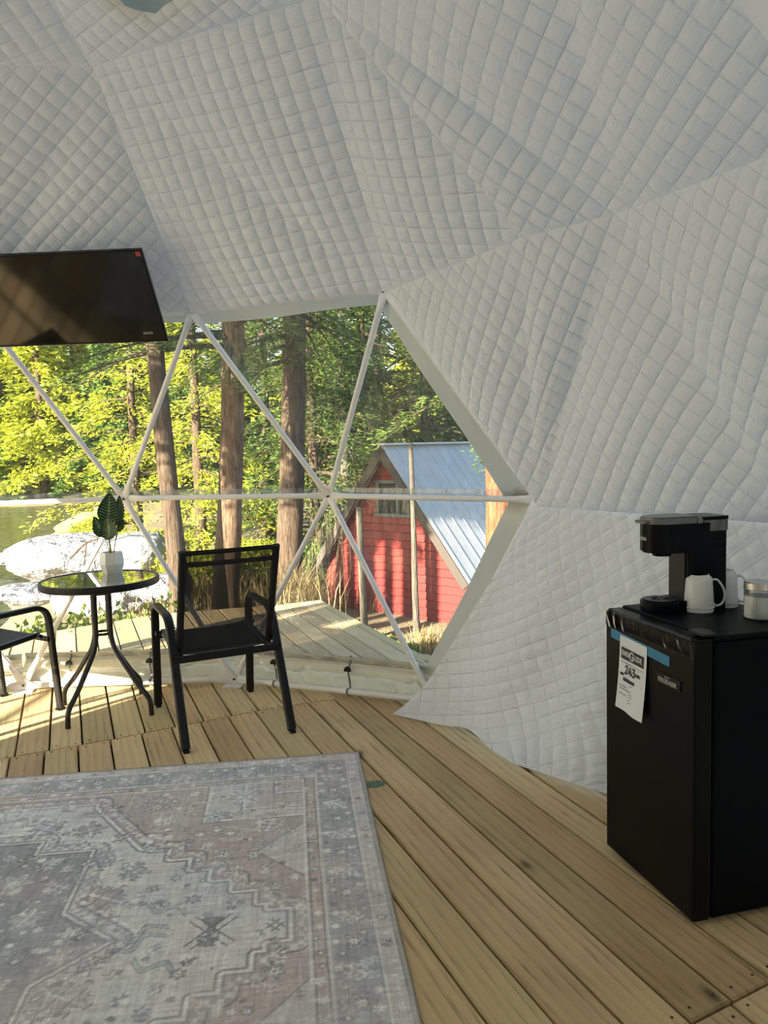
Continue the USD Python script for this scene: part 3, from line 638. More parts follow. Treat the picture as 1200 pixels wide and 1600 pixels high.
def leaf(base, tip, side, wid, cup=0.15, nl=64, nw=34):
    base, tip = np.asarray(base, float), np.asarray(tip, float); d = tip-base; L = np.linalg.norm(d); d = d/L
    side = unit(np.asarray(side, float)-d*(np.asarray(side, float)@d)); nrm = np.cross(d, side)
    s, w = np.meshgrid(np.linspace(0, 1, nl), np.linspace(-1, 1, nw), indexing='ij')
    prof = np.sin(PI*s**0.8)**0.75*(1-0.25*s); 
    P = base+d*(s*L)[..., None]+side*(w*prof*wid)[..., None]+nrm*((w**2)*prof*wid*cup*-1+0.12*L*np.sin(PI*s)*0.5+0.004*np.abs(w)*np.sin(s*60+np.abs(w)*9))[..., None]
    ph = s*11-np.abs(w)*1.5*prof
    vein = np.clip(1-np.abs((ph % 1)-0.5)/0.13, 0, 1)*np.clip((0.97-np.abs(w))*5, 0, 1); vein = np.maximum(vein, np.clip(1-np.abs(w)/0.07, 0, 1))
    col = A3(0.006, 0.030, 0.012)*(1-vein[..., None])+A3(0.30, 0.44, 0.18)*vein[..., None]
    return (P.reshape(-1, 3), gridf(nl, nw)), col.reshape(-1, 3)
IR = RT*A3(1, 1, 0); IR = unit(IR)
for bx, bz, tx, tz, w, dy, dt in [(.004, .085, -.006, .225, .072, -.035, -.03), (-.030, .10, -.088, .215, .052, -.015, .0), (-.016, .165, -.004, .345, .082, .012, .03), (.03, .16, .042, .325, .050, .03, .055), (.034, .125, .062, .19, .03, .02, .05), (-.03, .17, -.026, .28, .04, .03, .05)]:
    b = IR*bx+A3(0, dy, bz-.0); t_ = IR*tx+A3(0, dt, tz); m_, c_ = leaf(b, t_, IR+A3(0, -.25*np.sign(bx+.001), 0), w*.8)
    lf = obj('leaf', m_, 'striped_leaf', plant, smooth=True, pv={'tint': c_})
    obj('stem', tube(bez(A3(bx*.3, 0, -.01), A3(bx*.5, dy*.5, .05), b, b*.6+t_*.4, n=5), .0022, 6), 'leaf_stem', plant, smooth=40)

# ---------------------------------------------------------------- television on a ceiling bracket
usdkit.material(stage, '/World/Looks/tv_glass', {'p': ('principled_bsdf', {'base_color': (0.004, 0.004, 0.005), 'roughness': 0.07, 'specular_ior_level': 0.55})}, [], surface='p.BSDF')
mat('red_sticker', (0.45, 0.07, 0.03), 0.5); mat('grey_label', (0.5, 0.5, 0.5), 0.5)
ts = 0.855; tvr = A3(0.99813, -0.06108, 0); tvd = A3(0.03972, 0.64902, -0.75973); TR_ = EYE+(A3(-1.23227, 4.12706, 2.42309)-EYE)*ts
tvn = np.cross(tvr, -tvd); tvn = tvn if tvn@(EYE-TR_) > 0 else -tvn
TW, TH = 0.89, 0.56*ts
tvo = TR_-tvr*TW/2+tvd*TH/2
tv = UsdGeom.Xform.Define(stage, numbered('/World', 'television')); mx = Gf.Matrix4d(1.0)
for i, r in enumerate((tvr, -tvd, tvn)): mx.SetRow3(i, Gf.Vec3d(*map(float, r)))
mx.SetTranslateOnly(Gf.Vec3d(*map(float, tvo))); tv.AddTransformOp().Set(mx); tv = tag(tv.GetPrim(), 'large flat black television tilted down under the sloping quilted ceiling', 'television')
obj('case', cat(cbox((TW, TH, .022), (0, 0, -.013), .004), cbox((TW*.7, TH*.55, .03), (0, -.05, -.036), .01)), 'plastic_black', tv, smooth=False)
obj('screen', cbox((TW-.012, TH-.022, .003), (0, .005, -.0005), .0006), 'tv_glass', tv, smooth=False)
obj('sticker', cbox((.022, .022, .0008), (TW/2-.018, TH/2-.018, .0014), .0002), 'red_sticker', tv, smooth=False, label='red energy sticker')
obj('sticker', cbox((.045, .011, .0008), (TW/2-.085, -TH/2+.055, .0014), .0002), 'grey_label', tv, smooth=False, label='small grey label')
obj('sticker_print', cbox((.038, .004, .0006), (TW/2-.085, -TH/2+.055, .002), .0001), 'plastic_black', tv, smooth=False)
brk = thing('tv_bracket', 'black steel bracket holding the tilted television to the dome frame', 'bracket', tvo)
tgt = (Ud[0]+Ud[-1])/2
for sx in (-.15, .15):
    p0 = tvr*sx-tvn*.05; obj('arm', tube([p0, tvr*sx-tvn*.05-tvn*.1, tgt+tvr*sx-tvo], .012, 8), 'powder_black', brk, smooth=40)
obj('plate', moved(cbox((.4, .2, .006), (0, 0, -.054), .001), basis(A3(0, 0, 0), tvr, -tvd, tvn)), 'powder_black', brk, smooth=False)

# ---------------------------------------------------------------- fridge
fB = A3(0.71872, 2.49687, 0); fD = A3(0.83438, 2.05420, 0); fu = unit(fD-fB); fs = np.cross(A3(0, 0, -1), fu); fs = fs if fs[0] > 0 else -fs
FWD = np.linalg.norm(fD-fB); FH = 0.825; FDP = 0.415
mat('fridge_black', (0.0035, 0.004, 0.0055), 0.40, spec=0.06, bump=(500, 0.0004)); mat('fridge_door', (0.0045, 0.0043, 0.004), 0.33, spec=0.12)
mat('gasket', (0.02, 0.02, 0.02), 0.8); mat('blue_tape', (0.03, 0.22, 0.38), 0.5); mat('paper', (0.78, 0.79, 0.80), 0.45); mat('print_black', (0.015, 0.015, 0.015), 0.5)
mat('print_grey', (0.22, 0.22, 0.23), 0.5); mat('print_white', (0.75, 0.75, 0.75), 0.5); mat('badge_silver', (0.6, 0.6, 0.62), 0.3, 0.8)
clear('wrap_film', (0.9, 0.9, 0.9), 0.01, (0.3, 0.3, 0.3), 0.0035, (7, 7, 7), 0.22, 1.06)
fr = UsdGeom.Xform.Define(stage, numbered('/World', 'mini_fridge')); mx = Gf.Matrix4d(1.0)
for i, r in enumerate((fu, fs, A3(0, 0, 1))): mx.SetRow3(i, Gf.Vec3d(*map(float, r)))
mx.SetTranslateOnly(Gf.Vec3d(*map(float, fB))); fr.AddTransformOp().Set(mx); fr = tag(fr.GetPrim(), 'black mini fridge with paper energy label and blue tape on its door', 'fridge')
# local: x along the door (left to right seen from the front), y into the fridge, z up
DT = 0.055
obj('body', cbox((FWD-.004, FDP-DT, FH-.03), (FWD/2, DT+(FDP-DT)/2+.006, .015+(FH-.03)/2+.0), .005), 'fridge_black', fr, smooth=False)
obj('top', cbox((FWD, FDP-DT+.004, .016), (FWD/2, DT+(FDP-DT)/2+.006, FH-.008), .005), 'fridge_black', fr, smooth=False)
obj('gasket', cbox((FWD-.02, .012, FH-.06), (FWD/2, DT+.002, .02+(FH-.03)/2), .002), 'gasket', fr, smooth=False)
dpoly = Polygon([(0, 0), (FWD, 0), (FWD, DT), (0, DT)]).buffer(-.008).buffer(.008)
door = extr(dpoly, FH-.075, .018)
# the top of the door is scooped for a hand grip
scoop = extr(Polygon([(0, 0.0), (0.02, 0.0), (.02, .02), (FWD-.02, .02), (FWD-.02, 0), (FWD, 0), (FWD, DT), (0, DT)]).buffer(-.003).buffer(.003), .045, FH-.058)
dr = obj('door', cat(door, cbox((FWD, DT-.008, .012), (FWD/2, DT/2+.004, FH-.012), .003), scoop), 'fridge_door', fr, smooth=25)
obj('grip_lip', tube([A3(.03, .012, FH-.012), A3(FWD-.03, .012, FH-.012)], .007, 10), 'plastic_black', dr, smooth=40)
q = np.linspace(0, 1, 30); vv = []
for z, y in ((FH-.002, .0),  (FH-.02, -.006), (FH-.045, -.004), (FH-.062, -.002)):
    vv.append(np.stack([q*(FWD-.006)+.003, y+.006*(meshkit.noise(np.stack([q*30, 0*q+z*200, 0*q], 1), 3)-.5), 0*q+z+.004*(meshkit.noise(np.stack([q*17, 0*q+z*90, 0*q], 1), 5)-.5)], 1))
obj('packing_film', (np.stack(vv, 1).reshape(-1, 3), gridf(30, 4)), 'wrap_film', dr, smooth=False, label='crumpled clear packing film round the door edge')
hinge = obj('hinge_cover', cbox((.07, .05, .008), (FWD-.04, DT-.0, FH+.003), .002), 'plastic_black', fr, smooth=False)
for x, y in ((.05, .09), (.02, .12), (FWD-.05, .10)):
    obj('screw_cap', lathe([(0, FH+.002), (.006, FH+.002), (.006, FH-.001)], 10, (x, DT+y-.04, 0)), 'plastic_black', fr, smooth=30)
for x in (.05, FWD-.05):
    for y in (.08, FDP-.05): obj('foot', lathe([(0, 0), (.018, 0), (.018, .018), (0, .018)], 12, (x, y, 0)), 'plastic_black', fr, smooth=30)
def ftext(s, h, x, z, m, parent, y=-.0012, bold=True, sx=1.0, name='lettering', sk=0.0):
    g = meshkit.text_mesh(s, h, .0008, bold); v = np.array(g.vertices); v[:, 0] *= sx
    g = tm(np.stack([x+v[:, 0], y-v[:, 2], z+v[:, 1]], 1), g.faces); return obj(name, g, m, parent, smooth=False)
# positions on the door: x from its left edge, z from the floor
def tapeq(x0, z0, x1, z1, h, y):
    a = A3(x0, y, z0); b = A3(x1, y, z1); n_ = 12; q = np.linspace(0, 1, n_)[:, None]
    e = a+(b-a)*q; w = .0006*np.sin(np.arange(n_)*2.1)[:, None]
    return sheet(np.stack([e+A3(0, 0, 1)*(h/2), e-A3(0, 0, 1)*(h/2+w)], 1).reshape(-1, 3), gridf(n_, 2), .0004)
obj('tape', tapeq(.035, FH-.078, .345, FH-.094, .03, -.001), 'blue_tape', fr, smooth=False, label='strip of blue tape holding the paper label')
# the hanging paper label, curling away from the door at its foot
LX0, LX1, LZ1, LZ0 = .092, .238, FH-.072, FH-.302
nx_, nz_ = 8, 16; P_ = []
for i in range(nx_):
    for j in range(nz_):
        x = LX0+(LX1-LX0)*i/(nx_-1); t_ = j/(nz_-1); z = LZ1+(LZ0-LZ1)*t_
        P_.append(A3(x-.006*t_*0, -.003-.018*t_**1.7+.004*math.sin(i*.9)*t_, z-.006*(i/(nx_-1))))
lab = obj('energy_label', sheet(np.array(P_), gridf(nx_, nz_), .0004), 'paper', fr, smooth=30, label='white paper energy label with bold black print')
yl = lambda z: -.0038-.018*((LZ1-z)/(LZ1-LZ0))**1.7
def bar(x0, x1, z, h, m, name='print'):
    pts = [(x0, z+h/2), (x1, z+h/2), (x1, z-h/2), (x0, z-h/2)]
    v = np.array([A3(LX0+x, yl(zz)-.0012, zz-.006*(x/(LX1-LX0))) for x, zz in pts]); return sheet(v, np.array([[0, 1, 2], [0, 2, 3]]), -.0004)
H0 = LZ1
bl = [bar(.012, .134, H0-.052, .036, 'print_black'), bar(.012, .134, H0-.080, .0012, ''), bar(.03, .128, H0-.132, .010, ''), bar(.012, .03, H0-.118, .008, '')]
obj('print_block', cat(*bl), 'print_black', lab, smooth=False)
lr = np.random.default_rng(4); ln = []
for k in range(7):
    z = H0-.146-.0085*k
    for x0, x1 in ((.012, .012+.03+.02*lr.random()), (.065, .065+.02*lr.random()), (.095, .125)): 
        if lr.random() < .85: ln.append(bar(x0, x1, z, .0022, ''))
obj('fine_print', cat(*ln), 'print_grey', lab, smooth=False, kind='stuff')
def ltext(s, h, x, z, m, sx=1.0, bold=True):
    g = meshkit.text_mesh(s, h, .0005, bold); v = np.array(g.vertices); v[:, 0] *= sx
    X_, Z_ = x+v[:, 0], z+v[:, 1]-.006*((x+v[:, 0])/(LX1-LX0)); obj('lettering', tm(np.stack([LX0+X_, np.array([yl(q) for q in Z_])-.0018-v[:, 2], Z_], 1), g.faces), m, lab, smooth=False)
ltext('ENER', .015, .016, H0-.058, 'print_white', .82); ltext('G', .026, .058, H0-.064, 'print_white', .95); ltext('UIDE', .015, .084, H0-.058, 'print_white', .82)
ltext('243', .026, .036, H0-.112, 'print_black', .85); ltext('kWh', .010, .094, H0-.106, 'print_black', .9)
g_ = np.array([(.286, FH-.142), (.395, FH-.152)])
obj('badge', cbox((.112, .004, .030), (.342, -.0015, FH-.152), .001), 'plastic_black', fr, smooth=False)
ftext('FRIGIDAIRE', .0125, .294, FH-.161, 'badge_silver', fr, -.0036, True, .86); ftext('GALLERY', .004, .325, FH-.144, 'badge_silver', fr, -.0036, False)

def on_fridge(x, y): return fB+fu*x+fs*y+A3(0, 0, FH+.0005)
FZR = math.degrees(math.atan2(fs[1], fs[0]))
# ---------------------------------------------------------------- coffee maker (front towards the fridge door)
mat('coffee_grey', (0.16, 0.165, 0.17), 0.32, 0.4); mat('coffee_black', (0.003, 0.0035, 0.006), 0.25, spec=0.10); mat('coffee_panel', (0.018, 0.017, 0.016), 0.4, spec=0.3)
clear('tank_plastic', (0.75, 0.78, 0.8), 0.75, (0.75, 0.75, 0.77), 0.003, (6, 6, 6), 0.05)
ck = on_fridge(.112, .066)
cf = thing('coffee_maker', 'slim black single-cup coffee maker with grey lid on the fridge top', 'coffee maker', ck, FZR)
# local: x = backwards (away from the room), y = width, z up
CW = 0.112; CL = 0.268; CH = 0.305
def rr(x0, x1, w, r): return sbox(x0, -w/2, x1, w/2).buffer(-r).buffer(r, 8)
obj('base', cat(extr(rr(.10, CL, CW, .015), .035, 0), lathe([(0, 0), (.060, 0), (.062, .004), (.062, .03), (.058, .034), (0, .034)], 32, (.062, 0, 0))), 'coffee_black', cf, smooth=30)
tray = [lathe([(0, .034), (.052, .034), (.053, .037), (0, .0385)], 28, (.062, 0, 0))]
dt = obj('drip_tray', cat(*tray), 'coffee_panel', cf, smooth=30)
slots = []
for k in range(8):
    a = k*PI/4; b_ = cbox((.016, .005, .002), (.062+.02*math.cos(a), .02*math.sin(a), .0392), .0004); b_.vertices[:] = b_.vertices; 
    R_ = trimesh.transformations.rotation_matrix(a, (0, 0, 1), (.062+.02*math.cos(a), .02*math.sin(a), 0)); b_.apply_transform(R_); slots.append(b_)
obj('drain_slots', cat(*slots), 'print_black', dt, smooth=False)
obj('column', extr(rr(.125, CL, CW, .014), CH-.084, .03), 'coffee_black', cf, smooth=30)
obj('front_panel', cbox((.006, CW-.03, .165), (.123, 0, .115), .002), 'coffee_panel', cf, smooth=False)
head = unary_union([Point(.062, 0).buffer(.062, 16), sbox(.062, -CW/2-.005, .2, CW/2+.005)]).buffer(-.006).buffer(.006)
obj('head', cat(extr(head, .085, CH-.112), extr(head.buffer(-.008), .006, CH-.118)), 'coffee_black', cf, smooth=30)
obj('spout', lathe([(.028, CH-.130), (.030, CH-.112), (0, CH-.112), (0, CH-.130)], 20, (.066, 0, 0)), 'coffee_black', cf, smooth=30)
lidp = unary_union([Point(.062, 0).buffer(.063, 16), sbox(.062, -CW/2-.007, .165, CW/2+.007), ]).buffer(-.004).buffer(.004)
ld = obj('lid', cat(extr(lidp, .018, CH-.026), extr(lidp.buffer(-.008), .006, CH-.010)), 'coffee_grey', cf, smooth=30, label='grey lid with handle')
obj('lid_handle', moved(cbox((.02, .055, .010), (0, 0, 0), .003), basis(A3(-.004, 0, CH-.020), A3(1, 0, 0), A3(0, 1, 0), A3(0, 0, 1))), 'coffee_grey', ld, smooth=False)
for sy in (-1, 1): obj('pivot', moved(lathe([(0, -.003), (.010, -.003), (.010, .002), (.007, .0035), (0, .0035)], 18), basis(A3(.158, sy*(CW/2+.008), CH-.018), A3(1, 0, 0), A3(0, 0, 1), A3(0, -sy, 0) if False else A3(0, sy, 0))), 'coffee_grey', ld, smooth=30)
obj('tank', extr(rr(.178, CL+.002, CW+.004, .012), .034, CH-.054), 'tank_plastic', cf, smooth=30, label='clear water tank')
obj('tank_lid', extr(rr(.170, CL+.003, CW+.006, .012), .010, CH-.018), 'coffee_black', cf, smooth=30)
g = meshkit.text_mesh('KEURIG', .0095, .0006, True); v = np.array(g.vertices); wv = v[:, 0].max(); an = -(v[:, 0]-wv*.72)/.0625
obj('lettering', tm(np.stack([.062-(.0622+v[:, 2])*np.cos(an), (.0622+v[:, 2])*np.sin(an), CH-.078+v[:, 1]], 1), g.faces), 'badge_silver', cf, smooth=False)

# ---------------------------------------------------------------- mugs standing upside down, and a jar
mat('mug_glaze', (0.70, 0.71, 0.70), 0.12, coat=0.3)
def make_mug(label, loc, rz):
    t = thing('mug', label, 'mug', loc, rz, 'white mugs upside down on the fridge')
    pr = [(.0, .113), (.026, .113), (.0285, .1165), (.031, .1165), (.0325, .113), (.038, .108), (.0405, .098), (.0435, .05), (.0445, .022), (.0450, .003), (.0435, .0), (.041, .003), (.040, .02), (.036, .10), (0, .105)]
    pr = [(r*1.03, z) for r, z in pr]; b = lathe(pr, 40); obj('body', b, 'mug_glaze', t, smooth=50)
    hp = bez(A3(.041, 0, .099), A3(.056, 0, .098), A3(.073, 0, .072), A3(.077, 0, .045), A3(.069, 0, .024), A3(.053, 0, .017), A3(.043, 0, .026), n=6)
    obj('handle', tube(hp, .0052, 10, .0038), 'mug_glaze', t, smooth=50)
    bd = [trimesh.creation.icosphere(1, .0024).apply_translation((.0462*math.cos(a), .0462*math.sin(a), .0145)) for a in np.arange(0, 2*PI, 2*PI/52)]
    obj('bead_ring', cat(*bd), 'mug_glaze', t, smooth=True)
    return t
mz = FH+.0005
def fr_at(u, v): return on_z(u, v, mz)
m1 = fr_at(1091, 954); mug = make_mug('white mug upside down in front, overlapping the other mug', m1, -12)
m2 = fr_at(1129, 946); mug2 = dup(mug, m2, -28, 'white mug upside down, half hidden behind the front mug')
usdkit.material(stage, '/World/Looks/jar_glass', {'t': ('transparent_bsdf', {'color': (0.93, 0.96, 0.95)}), 'g': ('glossy_bsdf', {'color': (1, 1, 1), 'roughness': 0.02}), 'f': ('fresnel', {'IOR': 1.5}), 'm': ('mix_closure', {})},
   [('f.fac', 'm.fac'), ('t.BSDF', 'm.closure1'), ('g.BSDF', 'm.closure2')], surface='m.closure')
mat('sugar', (0.82, 0.82, 0.81), 0.85, bump=(400, .001)); mat('brushed_steel', (0.55, 0.54, 0.52), 0.28, 0.95)
jp = fr_at(1186, 966); jar = thing('jar', 'glass jar of white sugar with a steel lid at the right picture edge', 'jar', jp)
obj('glass', lathe([(0, 0), (.040, 0), (.0425, .004), (.0425, .082), (.039, .088)], 40), 'jar_glass', jar, smooth=40)
obj('sugar', lathe([(0, .004), (.0400, .004), (.0415, .008), (.0415, .070), (0, .074)], 40), 'sugar', jar, smooth=30)
obj('lid', lathe([(0, .112), (.040, .112), (.043, .109), (.0435, .090), (.0415, .088), (0, .088)], 40), 'brushed_steel', jar, smooth=30)

# ---------------------------------------------------------------- rug: faded oriental design, painted per vertex on a fine cloth mesh
RO = A3(-.148, 3.363, 0); rth = math.radians(7); ra_ = -A3(math.cos(rth), math.sin(rth), 0); rb_ = A3(math.sin(rth), -math.cos(rth), 0)
RA, RB, STEP = 2.16, 2.44, 0.0046
ga, gb = np.arange(0, RA+1e-6, STEP), np.arange(0, RB+1e-6, STEP); A_, B_ = np.meshgrid(ga, gb, indexing='ij')
AC, BC = 1.525, 1.22; X_, Y_ = np.abs(A_-AC), np.abs(B_-BC)
D_ = np.minimum(np.minimum(A_, B_), 2.44-B_)
ivory, taupe, rust, slate, line_l, line_d = A3(.49, .485, .465), A3(.37, .345, .325), A3(.36, .305, .285), A3(.23, .233, .245), A3(.61, .605, .58), A3(.13, .13, .14)
col = np.tile(rust, A_.shape+(1,)).astype(float)
nz = lambda sc, sd: meshkit.fbm(np.stack([A_*sc, B_*sc, 0*A_+sd], -1), 4, sd)
def put(mask, c, k=1.0):
    m = (np.clip(mask, 0, 1)*k)[..., None] if mask.dtype != bool else (mask*k)[..., None]
    col[:] = col*(1-m)+np.asarray(c)*m
def band(dist, w): return np.clip(1.5-np.abs(dist)/w*1.5, 0, 1)
step = 0.075
def stepped(x): return np.floor(x/step)*step
put(nz(7, 1) > .52, taupe, .55)
# the stepped ivory lozenge
ys = np.where(X_ > .72, .085+(1.16-stepped(X_)), np.where(X_ > .49, .51+(.72-X_)*1.55, .9)); ys = np.where(X_ > 1.16, np.where(X_ < 1.235, .085, -1), ys)
from scipy.ndimage import distance_transform_edt as edt
def sdist(mask): return (edt(mask)-edt(~mask))*STEP
dl = sdist(ys-Y_ > 0); put(dl > 0, ivory)
put((dl < -.010) & (dl > -.045), taupe*.9, .7)
chk = ((np.floor(X_/.02)+np.floor(Y_/.02)) % 2 == 0) & (dl < -.014) & (dl > -.042); put(chk, line_l, .6)
for o, w, c in ((.0, .008, line_d), (.012, .008, line_l), (.022, .006, line_d), (-.046, .006, line_d)): put(band(dl-o, w), c, .9)
# corner spandrels
sx, sy = 1.27-X_, .965-Y_
for w0, h0, c in ((.36, .30, ivory), (.22, .22, taupe)): put((sx > 0) & (sx < w0) & (sy > 0) & (sy < h0), c, .75)
for w0, h0 in ((.36, .30), (.22, .22), (.10, .10)):
    e = np.maximum(sx-w0, sy-h0); put(band(e, .006)*(sx > 0)*(sy > 0), line_l, .9); put(band(e-.010, .005)*(sx > 0)*(sy > 0), line_d, .7)
# triangle spandrels against the side border
for cx_ in (.62,):
    e = (1.27-X_)-.16+np.abs(Y_-.42)*0.9; put(e < 0, ivory, .6); put(band(e, .006), line_d, .7)
# the slate medallion
e = np.maximum(X_-.55-0*Y_, Y_-.53); e2 = np.maximum(X_-.36, Y_-.62); e3 = (X_-.55)*.9+Y_*1.0-.16; e3 = np.where(X_ > .5, e3, 1)
md = np.minimum(np.minimum(e, e2), e3); md = -sdist(md < 0); put(md < 0, slate)
for o, w, c in ((0, .010, line_l), (.012, .007, line_d), (.055, .006, line_d), (.068, .007, line_l), (-.012, .006, line_d)): put(band(md-o, w), c, .8)
put(((np.floor(X_/.02)+np.floor(Y_/.02)) % 2 == 0) & (md > .022) & (md < .052), line_d, .5)
e4 = X_*.9+Y_*1.1-.36; put(e4 < 0, rust, .55); put(band(e4, .008), line_l, .9)
# motifs: rosettes, palmettes and scrolled stems, mirrored as in the weave
mr = np.random.default_rng(12)
def local(cx, cy, r):
    i0, i1 = np.searchsorted(ga, [cx-r, cx+r]); j0, j1 = np.searchsorted(gb, [cy-r, cy+r]); return slice(max(i0, 0), i1), slice(max(j0, 0), j1)
def blend(sl, m, c, k):
    m = np.clip(m, 0, 1)[..., None]*k; col[sl] = col[sl]*(1-m)+np.asarray(c)*m
def motif(cx, cy, r, kind, c1, c2, rot=0.0):
    sl = local(cx, cy, r*1.6)
    if sl[0].start >= sl[0].stop or sl[1].start >= sl[1].stop: return
    x, y = A_[sl]-cx, B_[sl]-cy; q = np.hypot(x, y); th = np.arctan2(y, x)+rot
    if kind == 0:                                       # rosette
        R_ = r*(.72+.28*np.cos(th*6)); blend(sl, (R_-q)/.004+.5, c1, .75); blend(sl, band(q-R_, .006), c2, .85); blend(sl, (r*.3-q)/.003, c2, .8); blend(sl, band(q-r*.3, .004), line_l, .8)
    elif kind == 1:                                     # palmette with serrated leaves
        u, v = x*math.cos(rot)+y*math.sin(rot), -x*math.sin(rot)+y*math.cos(rot)
        R_ = r*(.55+.35*np.abs(np.cos(th*2.5))+.13*np.sign(np.sin(th*9))); blend(sl, (R_-q)/.004+.5, c1, .7); blend(sl, band(q-R_, .006), c2, .9); blend(sl, band(u, .006)*(q < r*.9), line_l, .8); blend(sl, band(np.abs(v)-r*.28, .005)*(q < r*.8), c2, .7)
    elif kind == 2:                                     # scroll
        u, v = x*math.cos(rot)+y*math.sin(rot), -x*math.sin(rot)+y*math.cos(rot)
        s = v-.35*r*np.sin(u/r*3.2); ok = np.abs(u) < r*1.4
        blend(sl, band(s, .010)*ok, c1, .6); blend(sl, band(np.abs(s)-.010, .004)*ok, c2, .8)
    elif kind == 3:                                     # small hash / comb
        u, v = x*math.cos(rot)+y*math.sin(rot), -x*math.sin(rot)+y*math.cos(rot)
        ok = (np.abs(u) < r*.8) & (np.abs(v) < r*.8); blend(sl, np.maximum(band(np.abs(u)-r*.3, .005), band(np.abs(v)-r*.3, .005))*ok, c2, .85)
    elif kind == 4:                                     # crossed leaves
        for s_ in (-1, 1):
            v = x+s_*y*.9; ok = q < r*1.3; blend(sl, band(v, .016)*ok, c1, .8); blend(sl, band(np.abs(v)-.017, .005)*ok, c2, .85)
        blend(sl, (np.abs(y)-np.abs(x)*1.5 > .004)*(q > r*.25)*(q < r)*1.0, c2, .5)
def mir(x, y, *a):
    for sxx in (-1, 1):
        for syy in (-1, 1): motif(AC+sxx*x, BC+syy*y, *a)
blue, brown, grn = A3(.28, .30, .36), A3(.27, .235, .23), A3(.38, .42, .40)
for x, y, r, k, c in [(1.0, 0, .07, 4, ivory), (.86, .13, .05, 2, blue), (.93, .17, .022, 0, brown), (.80, 0.02, .055, 2, blue), (.66, .22, .075, 1, brown), (.72, .36, .05, 1, blue), (.60, .45, .06, 1, blue), (.50, .68, .06, 1, brown), (.34, .72, .07, 1, blue), (.2, .8, .06, 2, grn), (.62, .6, .03, 0, brown), (.68, .10, .055, 3, brown), (.8, .25, .03, 3, brown),
                      (.52, .82, .05, 2, grn), (.38, .86, .03, 3, brown), (.1, .7, .035, 0, brown), (.75, .5, .03, 0, grn), (.58, .33, .04, 2, grn), (1.18, 0, .035, 3, brown), (.86, .3, .02, 0, blue)]:
    mir(x, y, r, k, c, line_d, mr.uniform(0, 3))
for x, y, r, k, c in [(.35, .35, .055, 0, grn*.85), (.15, .40, .06, 1, taupe), (.45, .15, .05, 1, taupe), (.12, .12, .05, 0, blue), (.3, .1, .05, 2, line_l), (.42, .45, .04, 3, line_l), (.2, .25, .05, 2, line_l), (.5, .3, .04, 3, line_l), (.6, .05, .035, 0, ivory)]:
    mir(x, y, r, k, c, line_l*.85, mr.uniform(0, 3))
for x, y, r, k, c in [(1.05, .55, .05, 2, taupe), (.95, .7, .045, 0, grn), (1.1, .40, .03, 0, ivory), (1.18, .2, .028, 0, ivory), (.85, .8, .05, 2, taupe), (.72, .82, .03, 0, ivory), (1.0, .42, .028, 0, ivory), (.9, .58, .025, 0, ivory), (1.15, .6, .05, 1, slate), (.78, .7, .03, 3, ivory), (1.05, .85, .06, 4, taupe), (1.2, .75, .04, 3, ivory)]:
    mir(x, y, r, k, c, line_l if k != 0 else line_d, mr.uniform(0, 3))
# borders
def bz(lo, hi): return (D_ >= lo) & (D_ < hi)
put(bz(0, .25), taupe); put(bz(.062, .198), slate+.045); put(bz(.205, .252), rust*1.05); put(bz(0, .062), A3(.42, .40, .38))
for d0, w, c in ((.064, .005, line_l), (.197, .006, line_l), (.207, .004, line_d), (.25, .006, line_l), (.012, .006, line_d), (.24, .004, line_d)): put(band(D_-d0, w), c, .75)
along = np.where(A_ <= np.minimum(B_, 2.44-B_), B_, A_)
for per, dc, r, k, c1, c2 in [(.24, .13, .036, 0, A3(.36, .345, .34), line_d)]:
    for t0 in np.arange(.13, 2.4, per): motif(dc, t0, r, k, c1, c2); motif(dc, t0, r*.55, k, line_l, c2); motif(t0, dc, r*.55, k, line_l, c2); motif(t0, dc, r, k, c1, c2); motif(t0, 2.44-dc, r, k, c1, c2)
for t0 in np.arange(.13+.12, 2.4, .24):
    for px_, py_ in ((.13, t0), (t0, .13)): motif(px_, py_, .036, 1, A3(.33, .32, .32), line_l*.85, .8)
for t0 in np.arange(.1, 2.4, .06):
    for px_, py_ in ((.092, t0), (.172, t0+.02), (t0, .092), (t0+.02, .172), (.228, t0), (t0, .228), (.036, t0), (t0, .036)):
        motif(px_+mr.uniform(-.008, .008), py_+mr.uniform(-.01, .01), mr.uniform(.008, .016), int(mr.choice([0, 0, 3, 2, 1])), A3(.42, .41, .40), line_l*.9 if mr.random() < .65 else line_d, mr.uniform(0, 3))
for k in range(900):                                # small filling motifs
    x, y = mr.uniform(.27, RA), mr.uniform(.27, 2.17); motif(x, y, mr.uniform(.006, .017), int(mr.choice([0, 2, 3, 1])), mr.choice([.30, .36, .5])*A3(1, .97, .95), line_d if mr.random() < .6 else line_l, mr.uniform(0, 3))
wear = np.clip((nz(3.2, 3)-.35)*2.2, 0, 1)*.20+np.clip((nz(40, 8)-.45)*3, 0, 1)*.15
col[:] = col*(1-wear[..., None])+A3(.42, .405, .39)*wear[..., None]
col *= (0.86+.28*nz(120, 5))[..., None]
for sd_, c_ in ((31, A3(.40, .30, .27)), (47, A3(.27, .30, .36)), (53, A3(.50, .49, .46))): put(np.clip((nz(5.5, sd_)-.52)*5, 0, 1), c_, .20)
spk = meshkit.noise(np.stack([A_/.011, B_/.011, 0*A_+9], -1), 11); put(np.clip((spk-.72)*6, 0, 1), line_l, .20); put(np.clip((.25-spk)*6, 0, 1), line_d, .20)
weft = meshkit.noise(np.stack([A_/.0052, B_/.09, 0*A_], -1), 6)*.5+meshkit.noise(np.stack([A_/.06, B_/.0052, 0*A_+4], -1), 7)*.5
col *= (0.74+.52*weft)[..., None]
col *= 1.72; put(D_ < .007, A3(.50, .45, .38), .8)
